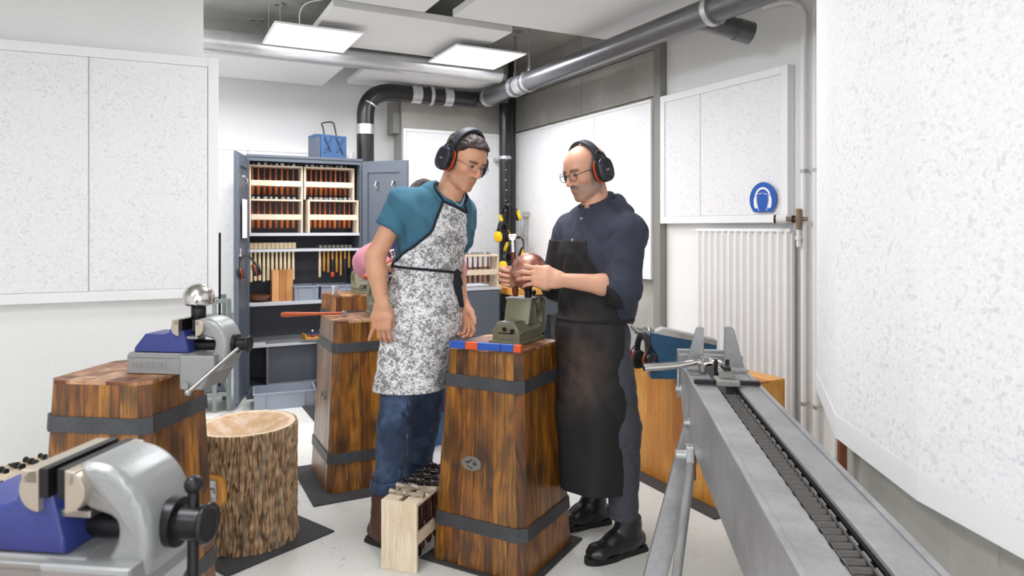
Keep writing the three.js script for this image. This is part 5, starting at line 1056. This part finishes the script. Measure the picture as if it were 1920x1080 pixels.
  const mott = tex(512, (u, v) => { const a = fbm(u, v, 28, 501, 4), b = fbm(u, v, 5, 507, 3), c = fbm(u + .3, v, 110, 511, 2); const k = sst(.34, .60, a * .55 + c * .45 + (b - .5) * .30); return mix3([128, 127, 128], [230, 230, 231], k).map((q) => q + (c - .5) * 60); }, .30);
  mesh('apron', netMesh(apron, ...bounds([hemC, wai, J(845, 390, 3.02), shR, shL, add3(hpL, front, .1), add3(hemC, [-.1, 0, .1])], .14), .0065), std({ map: mott, roughness: .9 }), t);
  const navy = cloth(0x171b26);
  // black binding, belt, bow and neck strap: follow the apron surface
  const hug = (x, y, z, dir, fn, out = .0035) => { let p = [x, y, z]; p = add3(p, dir, .35); for (let i = 0; i < 60; i++) { const d = fn(...p); if (d < out) break; p = add3(p, dir, -Math.max(d * .7, .001)); } return p; };
  const surf = (th, y, fn, out) => { const dir = nrm3(add3([front[0] * Math.cos(th), 0, front[2] * Math.cos(th)], [side[0], 0, side[2]], Math.sin(th))), [cx, cz] = axis(y); return hug(cx, y, cz, dir, fn, out); };
  const both = (x, y, z) => Math.min(apron(x, y, z), shirt(x, y, z)), neckF = cap(nek, head, .058, .054), all = (x, y, z) => Math.min(both(x, y, z), neckF(x, y, z));
  const edge = []; for (let i = 0; i <= 18; i++) { const y = lerp(wai[1] + .02, yTop + .02, i / 18); edge.push(surf(aL(y), y, both, .002)); }
  mesh('apron_binding', tube(edge, .0055, 70, 8), navy, t);
  const topE = []; for (let i = 0; i <= 8; i++) topE.push(surf(lerp(aL(yTop), aR(yTop), i / 8), yTop - .004 - .035 * (lerp(aL(yTop), aR(yTop), i / 8) + .15), both, .002)); mesh('apron_binding', tube(topE, .006, 30, 8), navy, t);
  const belt = []; for (let i = 0; i <= 18; i++) belt.push(surf(lerp(-1.7, 1.2, i / 18), wai[1] + .03 - .045 * i / 18, both, .003)); mesh('apron_belt', tube(belt, .006, 70, 8), navy, t);
  const kn = surf(.50, wai[1] - .002, both, .008);
  mesh('apron_bow', [tube([kn, add3(kn, [.006, -.05, .012]), add3(kn, [.012, -.10, .014]), add3(kn, [.018, -.155, .012])], .013, 20, 8), tube([kn, add3(kn, [-.008, -.045, .012]), add3(kn, [-.004, -.10, .012])], .014, 16, 8), tube([kn, add3(kn, [.014, -.03, .014]), add3(kn, [.02, -.06, .014]), add3(kn, [.008, -.03, .018]), kn], .007, 20, 8), ball(.013, ...kn, 12)], navy, t);
  for (const [e, th] of [[topE[0], -.95], [topE.at(-1), .75]]) { const p = [e]; for (let i = 1; i <= 6; i++) p.push(surf(lerp(th === -.95 ? aL(yTop) : aR(yTop), th * 1.5, i / 6), lerp(e[1], nek[1] + .075, i / 6), all, .002)); mesh('neck_strap', tube(p, .005, 30, 8), navy, t); }
  mesh('cord', tube([-.9, -.4, .1, .4, .8].map((th, i) => surf(th, nek[1] + [.05, .01, -.02, .0, .04][i], all, .003)), .0025, 30, 6), std({ color: 0xb8bcc4, roughness: .6 }), t).userData.label = 'thin grey hanging cord';
  // jeans, rolled at the ankle
  const cuR = mid3(knR, anR, .67), cuL = mid3(knL, anL, .70);
  const tr = U(.015, cap(add3(hpR, [0, .06, 0]), knR, .09, .068), cap(knR, cuR, .068, .060), cap(add3(hpL, [0, .06, 0]), knL, .09, .068), cap(knL, cuL, .068, .058), ell(add3(pel, [0, -.02, 0]), [.155, .12, .13]));
  const jeans = (x, y, z) => { const cut = z > (anR[2] + anL[2]) / 2 ? cuR[1] : cuL[1]; let d = tr(x, y, z) + folds(x, y, z, .007, 13, 5) + folds(x, y * 2.4, z, .004, 18, 2); return smax(smax(d, cut - .012 - y, .005), y - wai[1] + .06, .01); };
  const denim = tex(512, (u, v) => { const a = fbm(u, v, 5, 531, 4), f = lat(256, 533)(u, v * .5), w = Math.sin((u + v) * PI * 2 * 90) * .5 + .5; return mix3([34, 48, 72], [78, 98, 128], sst(.35, .75, a) * .7 + f * .25 + w * .06); }, .5);
  const denimM = std({ map: denim, roughness: .85 });
  mesh('jeans', netMesh(jeans, ...bounds([pel, hpR, hpL, knR, knL, cuR, cuL], .12), .0075), denimM, t);
  for (const c of [cuR, cuL]) { const g = (x, y, z) => smax(smax(Math.hypot(x - c[0], z - c[2]) - .076 + folds(x, y, z, .004, 20, 8), Math.abs(y - c[1] + .0) - .026, .012), -(Math.hypot(x - c[0], z - c[2]) - .058), .006); mesh('trouser_cuff', netMesh(g, add3(c, [-.1, -.05, -.1]), add3(c, [.1, .05, .1]), .006), denimM, t); }
  const leather = std({ color: 0x4a2c20, roughness: .5, bumpMap: castBump, bumpScale: .001 }), soleM = std({ color: 0x201a18, roughness: .7 });
  const g1 = std({ color: 0x1f6b45, roughness: .6 });
  const P1 = boot(t, 'boot', [anR[0] - .005, 0, anR[2]], R(58), leather, soleM, { high: .31, heel: true }), P2 = boot(t, 'boot', [anL[0], 0, anL[2]], R(66), leather, soleM, { high: .29 });
  for (const [P, c] of [[P1, g1], [P2, M.blackMatte]]) for (let i = 0; i < 3; i++) mesh('boot_lace', tube([P(.048 - i * .0, .10 + i * .028, -.025), P(.060 - i * .006, .105 + i * .028, 0), P(.048, .10 + i * .028, .025)], .003, 10, 6), c, t);
  mesh('boot_lace', tube([P1(.06, .16, .01), P1(.085, .15, .035), P1(.07, .12, .045), P1(.06, .155, .015)], .003, 20, 6), g1, t);
  const world = new M4().multiplyMatrices(new M4().makeTranslation(t.position.x, 0, t.position.z).multiply(new M4().makeRotationY(-YAW)), Mx);
  earmuff('black ear defenders with orange ring worn by the man in teal', null, world, { ...MUFF_DARK, tall: .116 });
}

// ---------------------------------------------------------------- the man in the dark shirt
{
  const { t, J } = makePerson({ X0: .37, d0: 3.02, label: 'bald person in dark navy shirt and black apron holding a copper bowl' });
  const skin = lin(208, 156, 128), hair = lin(112, 102, 98);
  const pel = J(1118, 622, 3.03), wai = J(1122, 556, 3.03), che = J(1126, 470, 3.02), nek = J(1120, 396, 3.02), head = J(1098, 322, 3.0);
  const shR = J(1070, 436, 3.14), elR = J(1050, 530, 3.17), wrR = J(978, 521, 3.05), shL = J(1176, 438, 2.88), elL = J(1166, 538, 2.84), wrL = J(1046, 524, 2.83);
  const hpR = J(1098, 640, 3.12), knR = J(1104, 800, 3.13), anR = J(1112, 938, 3.22), hpL = J(1140, 640, 2.96), knL = J(1166, 806, 2.93), anL = J(1170, 985, 2.94);
  const side = nrm3(sub3(shL, shR)), Mx = headMat(head, -56, 17, 3, 1.0), nb = inHead(Mx, nek);
  const { g: hg, F } = buildHead({ skin, hair: lin(80, 66, 58), beard: .8, beardCol: lin(124, 108, 100), jaw: 1.06, shave: hair, open: .3 }, nb);
  const torso = etube([pel, wai, che, mid3(che, nek, .55), nek], [.12, .12, .135, .12, .06], [.095, .095, .095, .075, .055], side, .05);
  const fore = (e, w) => U(.02, cap(e, mid3(e, w, .3), .043, .043), cap(mid3(e, w, .3), w, .043, .027));
  const bf = U(.03, torso, cap(shR, elR, .05, .043), fore(elR, wrR), cap(shL, elL, .05, .043), fore(elL, wrL), cap(hpR, knR, .062, .044), cap(knR, anR, .044, .036), cap(hpL, knL, .062, .044), cap(knL, anL, .044, .036), cap(nek, head, .058, .054));
  const hL = handGeo({ at: wrL, dir: [-1, .16, -.06], palm: [-.1, -.30, -1], left: true, curls: [[.30, .42, .3], [.34, .42, .3], [.38, .45, .3], [.45, .5, .35]], splay: [.16, .05, -.06, -.2], thumb: [[.022, .022, .008], [.044, .045, .028], [.052, .070, .048], [.046, .090, .066]], size: 1.05 }, skin);
  const hR = handGeo({ at: wrR, dir: [-.82, .12, .45], palm: [.5, -.1, .85], curls: [[.75, .9, .6], [.8, .95, .6], [.8, .95, .6], [.8, .9, .6]], thumb: [[.022, .022, .008], [.042, .045, .024], [.046, .068, .04], [.036, .086, .052]], size: 1.02 }, skin);
  bodyMesh(t, bf, hg, Mx, [hL, hR], skin, ...bounds([pel, shR, shL, elR, elL, wrR, wrL, anR, anL, nek], .13));
  const hairF = (x, y, z) => { const n = NZ.noise(x * 150, y * 150, z * 150) * .0015; return smax(smax(smax(F.skinF(x, y, z) - .0034 + n, z - .032 + .55 * Math.max(0, y - .02) + 1.3 * Math.max(0, -.005 - y) + n * 3, .006), y - .082 + n * 4 - .3 * Math.min(0, z + .03), .01), -.062 - y, .008); };
  const hgm = netMesh(hairF, [-.095, -.08, -.125], [.095, .135, .075], .0032, (x, y, z) => { const n = NZ.noise(x * 200, y * 120, z * 120); return hair.map((c) => c * (1 + .6 * n)); }); hgm.applyMatrix4(Mx);
  mesh('hair', hgm, std({ vertexColors: true, roughness: .8 }), t);
  glasses(Mx, t, std({ color: 0x22262c, roughness: .3 }), lensM);
  // shirt with rolled sleeves
  const navy = cloth(0x343847), cuffE = mid3(elL, wrL, .16), cuffER = mid3(elR, wrR, .2);
  const sl = (a, e, c) => { const d = nrm3(sub3(c, e)), u = cap(a, e, .080, .074), q = cap(e, c, .074, .066); return (x, y, z) => smin(u(x, y, z), smax(q(x, y, z), dot3([x - c[0], y - c[1], z - c[2]], d), .01), .04); };
  const st = etube([add3(pel, [0, .02, 0]), wai, che, mid3(che, nek, .5), mid3(che, nek, .92)], [.165, .165, .185, .172, .09], [.145, .145, .142, .112, .076], side, .05), trap = U(.04, cap(shR, mid3(shR, nek, .75), .072, .056), cap(shL, mid3(shL, nek, .75), .072, .056)), s1 = sl(shL, elL, cuffE), s2 = sl(shR, elR, cuffER);
  const dF = nrm3(sub3(elL, shL));
  const hoodF = U(.03, cap(J(1126, 386, 3.08), J(1158, 380, 3.02), .026, .030), cap(J(1158, 380, 3.02), J(1180, 396, 2.95), .030, .022), cap(J(1130, 384, 2.99), J(1160, 384, 2.95), .020, .024));
  const shirt = (x, y, z) => { const ar = sst(.14, .06, s1(x, y, z) + .06); let d = smin(smin(st(x, y, z), trap(x, y, z), .05), Math.min(s1(x, y, z), s2(x, y, z)), .028); d = smin(d, hoodF(x, y, z), .018) + folds(x, y, z, .0045, 8, 13) + folds(x + y * .6, y * .6, z, .004, 15, 4) + folds(x, y * 1.6, z, .003, 24, 7) * ar; d = smax(d, -(Math.hypot(x - nek[0] + .02, y - nek[1] - .05, z - nek[2] - .012) - .070), .006); return smax(d, pel[1] + .035 - y + .02 * Math.sin(x * 20), .01); }; void dF;
  mesh('shirt', netMesh(shirt, ...bounds([pel, shR, shL, elR, elL, cuffE, cuffER, nek], .13), .0075), navy, t);
  for (const [c, e] of [[cuffE, elL], [cuffER, elR]]) { const d = nrm3(sub3(c, e)); const g = (x, y, z) => { const q = [x - c[0], y - c[1], z - c[2]], al = dot3(q, d), r = Math.sqrt(Math.max(0, dot3(q, q) - al * al)); return smax(smax(r - .071 + folds(x, y, z, .004, 22, 3), Math.abs(al + .012) - .026, .014), -(r - .05), .005); }; mesh('rolled_cuff', netMesh(g, add3(c, [-.11, -.11, -.11]), add3(c, [.11, .11, .11]), .006), navy, t); }
  const col = (a0, a1, r, y) => Array.from({ length: 16 }, (_, i) => { const a = lerp(a0, a1, i / 15); return [nek[0] + Math.cos(a) * r, nek[1] + y - .25 * (-Math.cos(a) * .78 + Math.sin(a) * .63) * r * 2, nek[2] + Math.sin(a) * r]; });
  mesh('collar', tube(col(-3.7, 2.2, .063, .046), .013, 50, 10), navy, t);
  for (const p of [J(1090, 410, 2.88), J(1073, 450, 2.875)]) mesh('button', shift(new THREE.SphereGeometry(.006, 10, 8), ...p), M.column, t);
  const front = crs3(side, [0, 1, 0]), S = (x, z) => dot3([x - wai[0], 0, z - wai[2]], [side[0], 0, side[2]]), ang = (x, z) => { const q = [x - wai[0], 0, z - wai[2]]; return Math.atan2(dot3(q, side), dot3(q, front)); };
  // black apron: bib, belt and long split skirt, with pale brown work stains
  const hem = J(1116, 908, 3.0), skirt = etube([add3(wai, [0, .06, 0]), add3(pel, [0, .0, 0]), mid3(pel, hem, .5), hem], [.172, .176, .176, .168], [.155, .160, .162, .152], side, .06), yT = J(1080, 450, 3)[1], yW = J(1100, 600, 3)[1];
  const apron = (x, y, z) => {
    const th = ang(x, z), k = sst(yW - .02, yW + .06, y), sk = skirt(x, y, z) + folds(x, y, z, .007, 6, 21) * (1 - k) + .005 * Math.sin(th * 7) * sst(yW, hem[1], y), bib = shirt(x, y, z) - .006;
    let d = lerp(sk, bib, k); d = smax(d, .14 * Math.max(-1.55 - th, th - lerp(1.42, lerp(1.2, .45, sst(yW + .05, yT, y)), k)), .005);
    d = smax(d, .003 - Math.abs(th + .62) * .15 - sst(hem[1] + .62, hem[1] + .68, y) * .2, .004);
    return smax(smax(d, hem[1] + (th < -.62 ? .06 : 0) - y, .004), y - yT, .004);
  };
  const stain = tex(512, (u, v) => { const a = fbm(u, v, 6, 561, 4), f = lat(256, 565)(u, v); const k = sst(.50, .74, a) * .8; return mix3([22, 21, 23], [70, 54, 46], k).map((q) => q + (f - .5) * 7); }, [.8, .8]);
  const plain = cloth(0x17171a);
  const apg = netMesh(apron, ...bounds([hem, pel, J(1060, 450, 3.1), shL, add3(hem, front, .1), J(1030, 640, 3.2)], .14), .0065, (x, y, z) => { const h = (y - hem[1]) / (yW - hem[1]), n = NZ.noise(x * 9, y * 9, z * 9) * .5 + NZ.noise(x * 24, y * 24, z * 24) * .35 + NZ.noise(x * 70, y * 70, z * 70) * .2, s = S(x, z), k = clamp(sst(.18, .02, Math.hypot((s - .03) * .9, (h - .76) * .42)) * (.55 + n * 1.3)); return mix3([.0085, .0082, .0095], [.075, .045, .032], k * .95); });
  mesh('apron', apg, std({ vertexColors: true, roughness: .75, bumpMap: fabricBump, bumpScale: .0002 }), t); void stain;
  const hugB = (ang, y, off) => { const dir = nrm3(add3([front[0] * Math.cos(ang), 0, front[2] * Math.cos(ang)], side, Math.sin(ang))); let p = add3([wai[0], y, wai[2]], dir, .35); for (let i = 0; i < 60; i++) { const d = Math.min(apron(...p), shirt(...p)); if (d < off) break; p = add3(p, dir, -Math.max(d * .7, .001)); } return p; };
  mesh('apron_belt', tube(Array.from({ length: 16 }, (_, i) => hugB(lerp(-1.3, 1.9, i / 15), yW + .01, .003)), .007, 60, 8), plain, t);
  // charcoal trousers with gathered cuffs
  const cuL = mid3(knL, anL, .86), cuR = mid3(knR, anR, .84);
  const tr = U(.03, cap(hpL, knL, .092, .078), cap(knL, cuL, .078, .062), cap(hpR, knR, .092, .076), cap(knR, cuR, .076, .058), ell(add3(pel, [0, -.02, 0]), [.15, .13, .14]));
  const trM = cloth(0x45464e);
  const trou = (x, y, z) => smax(smax(tr(x, y, z) + folds(x, y, z, .005, 10, 31) + folds(x, y * 2, z, .004, 17, 6), (z > (anL[2] + anR[2]) / 2 ? cuL[1] : cuR[1]) - y, .006), y - yW - .03, .01);
  mesh('trousers', netMesh(trou, ...bounds([pel, hpR, hpL, knL, knR, cuL, cuR], .12), .0075), trM, t);
  for (const c of [cuL, cuR]) { const g = (x, y, z) => { const a = Math.atan2(z - c[2], x - c[0]); return smax(smax(Math.hypot(x - c[0], z - c[2]) - .060 - .0022 * Math.sin(a * 26), Math.abs(y - c[1] + .004) - .022, .012), -(Math.hypot(x - c[0], z - c[2]) - .044), .006); }; mesh('trouser_cuff', netMesh(g, add3(c, [-.09, -.045, -.09]), add3(c, [.09, .045, .09]), .005), trM, t); }
  const leather = std({ color: 0x1a1a1d, roughness: .34, bumpMap: castBump, bumpScale: .0002 }), sole = std({ color: 0x121214, roughness: .6 });
  const P1 = boot(t, 'boot', [anL[0] + .015, 0, anL[2] - .0], R(-62), leather, sole, { high: .16, len: .30, heel: true }), P2 = boot(t, 'boot', [anR[0] + .0, 0, anR[2]], R(-70), leather, sole, { high: .16, len: .29 });
  for (const P of [P1, P2]) for (let i = 0; i < 3; i++) mesh('boot_lace', tube([P(.062 - i * .012, .082 + i * .020, -.022), P(.074 - i * .012, .088 + i * .020, 0), P(.062 - i * .012, .082 + i * .020, .022)], .0028, 10, 6), M.blackMatte, t);
  const world = new M4().multiplyMatrices(new M4().makeTranslation(t.position.x, 0, t.position.z).multiply(new M4().makeRotationY(-YAW)), Mx);
  earmuff('black ear defenders with orange ring worn by the bald man', null, world, { ...MUFF_DARK, tall: .101 });
  // copper bowl and hammer in his hands
  const wp = (p) => new V3(...p).applyAxisAngle(new V3(0, 1, 0), -YAW).add(t.position);
  const bc = wp(J(992, 508, 2.93)), bowl = thing('copper_bowl', 'rounded copper bowl held in the hands of the bald man', 'bowl', bc.toArray(), -YAW);
  const bg = lathe([[.001, .076], [.014, .0752], [.028, .072], [.041, .066], [.052, .058], [.062, .047], [.070, .034], [.0755, .019], [.078, .004], [.0785, -.009], [.077, -.022], [.073, -.036], [.068, -.048], [.056, -.062], [.053, -.061], [.065, -.046], [.074, -.021], [.075, .004], [.067, .032], [.050, .055], [.027, .069], [.001, .073]], 96);
  const cl = [], bp = bg.attributes.position; for (let i = 0; i < bp.count; i++) { const x = bp.getX(i), y = bp.getY(i), z = bp.getZ(i), n = NZ.noise(x * 26, y * 26, z * 26) + .5 * NZ.noise(x * 60, y * 60, z * 60), m = NZ.noise(x * 34 + 5, y * 34, z * 34); cl.push(...mix3(mix3(lin(150, 92, 72), lin(196, 148, 130), sst(-.3, .4, n)), lin(92, 70, 90), sst(.12, .4, m) * .75)); }
  bg.setAttribute('color', new THREE.Float32BufferAttribute(cl, 3)); bg.rotateZ(R(24)); bg.rotateX(R(-14));
  mesh('bowl_shell', bg, std({ vertexColors: true, roughness: .4, metalness: .5 }), bowl);
  const hp = wp(J(961, 447, 3.03)); const hm = thing('raising_hammer', 'brown-handled steel hammer held upright behind the copper bowl', 'hammer', hp.toArray(), -YAW); hm.rotation.z = R(3);
  mesh('hammer_head', [rod([-.016, .006, 0], [.016, .006, 0], .013, .013, 14), rod([0, .0, -.045], [0, .0, .045], .010, .010, 14), rod([0, -.012, 0], [0, -.06, 0], .010, .011, 14), rod([-.013, .012, 0], [-.013, .018, 0], .006, .004, 8), rod([.013, .012, 0], [.013, .018, 0], .006, .004, 8)], M.chrome, hm, null);
  mesh('handle', lathe([[0, -.255], [.011, -.252], [.0145, -.23], [.0125, -.17], [.0095, -.1], [.0085, -.055], [0, -.055]], 16), std({ color: 0x7a3a20, map: paleTex, roughness: .4 }), hm);
}

// ---------------------------------------------------------------- the person behind, mostly hidden
{
  const { t, J } = makePerson({ X0: -.50, d0: 4.1, label: 'person in pink hoodie and purple apron working behind the man in teal' });
  const skin = lin(214, 164, 140), hair = lin(34, 28, 26);
  const pel = J(786, 610, 4.1), wai = J(784, 545, 4.08), che = J(784, 475, 4.06), nek = J(788, 428, 4.06), head = J(794, 378, 4.02);
  const shR = J(746, 448, 4.05), elR = J(690, 494, 3.98), wrR = J(728, 500, 3.84), shL = J(838, 448, 4.12), elL = J(848, 512, 4.1), wrL = J(800, 515, 3.88);
  const hpR = J(782, 640, 4.1), knR = J(782, 740, 4.06), anR = J(786, 838, 4.1), hpL = J(818, 640, 4.12), knL = J(816, 740, 4.05), anL = J(814, 838, 4.1), side = nrm3(sub3(shL, shR)), Mx = headMat(head, -12, 26, 0, .97), nb = inHead(Mx, nek);
  const { g: hg, F } = buildHead({ skin, hair, open: .4 }, nb);
  const torso = etube([pel, wai, che, mid3(che, nek, .55), nek], [.13, .125, .145, .14, .065], [.1, .098, .1, .085, .058], side, .05);
  const bf = U(.03, torso, cap(shR, elR, .048, .04), cap(elR, wrR, .04, .027), cap(shL, elL, .048, .04), cap(elL, wrL, .04, .027), cap(hpR, knR, .075, .052), cap(knR, anR, .052, .04), cap(hpL, knL, .075, .052), cap(knL, anL, .052, .04), cap(nek, head, .054, .05));
  const hR = handGeo({ at: wrR, dir: [.7, -.1, .6], palm: [-.3, -.9, .2], curls: [[.9, 1.1, .7], [.9, 1.1, .7], [.9, 1.1, .7], [.9, 1.1, .7]], size: .95 }, skin), hL = handGeo({ at: wrL, dir: [-.8, -.3, .5], palm: [-.2, -.9, -.2], left: true, curls: [[.5, .6, .4], [.5, .6, .4], [.5, .6, .4], [.5, .6, .4]], size: .95 }, skin);
  bodyMesh(t, bf, hg, Mx, [hR, hL], skin, ...bounds([pel, shR, shL, elR, elL, wrR, wrL, anR, anL, nek], .12));
  const hairF = (x, y, z) => smax(smax(F.cran(x, y, z) - .013 + NZ.noise(x * 50, y * 50, z * 50) * .006, z - (y > .06 ? .1 : .02), .01), -.08 - y, .01), hgm = netMesh(hairF, [-.11, -.1, -.14], [.11, .15, .13], .0045, () => hair); hgm.applyMatrix4(Mx); mesh('hair', hgm, std({ vertexColors: true, roughness: .7 }), t);
  const pink = cloth(0xcf8b9c), st = etube([pel, wai, che, mid3(che, nek, .5), mid3(che, nek, .95)], [.155, .155, .17, .16, .09], [.13, .13, .13, .105, .075], side, .05), arms = U(.04, cap(shR, elR, .078, .082), cap(elR, mid3(elR, wrR, .75), .082, .055), cap(shL, elL, .078, .078), cap(elL, mid3(elL, wrL, .8), .075, .05));
  const hood = (x, y, z) => smax(smin(st(x, y, z), arms(x, y, z), .03) + folds(x, y, z, .012, 10, 17), pel[1] + .02 - y, .01);
  mesh('hoodie', netMesh(hood, ...bounds([pel, shR, shL, elR, elL, wrR, wrL, nek], .12), .009), pink, t);
  const hem = J(812, 762, 4.06), sk = etube([che, wai, pel, hem], [.165, .17, .18, .17], [.142, .145, .15, .145], side, .05), front = crs3(side, [0, 1, 0]);
  mesh('apron', netMesh((x, y, z) => smax(smax(smax(lerp(sk(x, y, z), hood(x, y, z) - .006, sst(wai[1] - .04, wai[1] + .04, y)), -.03 - dot3([x - wai[0], 0, z - wai[2]], front), .006), Math.abs(x - wai[0]) - (y > wai[1] ? .175 : .25), .006), Math.max(hem[1] - y, y - nek[1] + .05), .006), ...bounds([hem, che, shR, shL], .14), .009), cloth(0x3a2660), t);
  const jn = U(.03, cap(hpR, knR, .088, .07), cap(knR, add3(anR, [0, .02, 0]), .07, .06), cap(hpL, knL, .088, .07), cap(knL, add3(anL, [0, .02, 0]), .07, .06), ell(pel, [.14, .12, .12]));
  mesh('jeans', netMesh((x, y, z) => smax(jn(x, y, z) + folds(x, y, z, .006, 14, 3), anR[1] - .035 - y, .005), ...bounds([pel, hpR, hpL, anR, anL], .12), .009), cloth(0x4a74a8), t);
  const shoe = std({ color: 0xe8e8ea, roughness: .5 }), sl = std({ color: 0xd9c85a, roughness: .6 });
  boot(t, 'shoe', [anR[0], 0, anR[2]], R(-20), shoe, sl, { high: .11, len: .27 }); boot(t, 'shoe', [anL[0], 0, anL[2]], R(12), shoe, sl, { high: .11, len: .27 });
  const wp = (p) => new V3(...p).applyAxisAngle(new V3(0, 1, 0), -YAW).add(t.position), hp = wp(J(739, 484, 3.78)), hm = thing('ball_hammer', 'orange-handled hammer held by the person in pink hoodie', 'hammer', hp.toArray(), -YAW); hm.rotation.set(0, -YAW + 1.0, R(-68));
  mesh('hammer_head', HEADS[1], M.chrome, hm); mesh('handle', hammerHandle, std({ color: 0xd0622c, map: paleTex, roughness: .4 }), hm);
}
renderer.render(scene, camera);
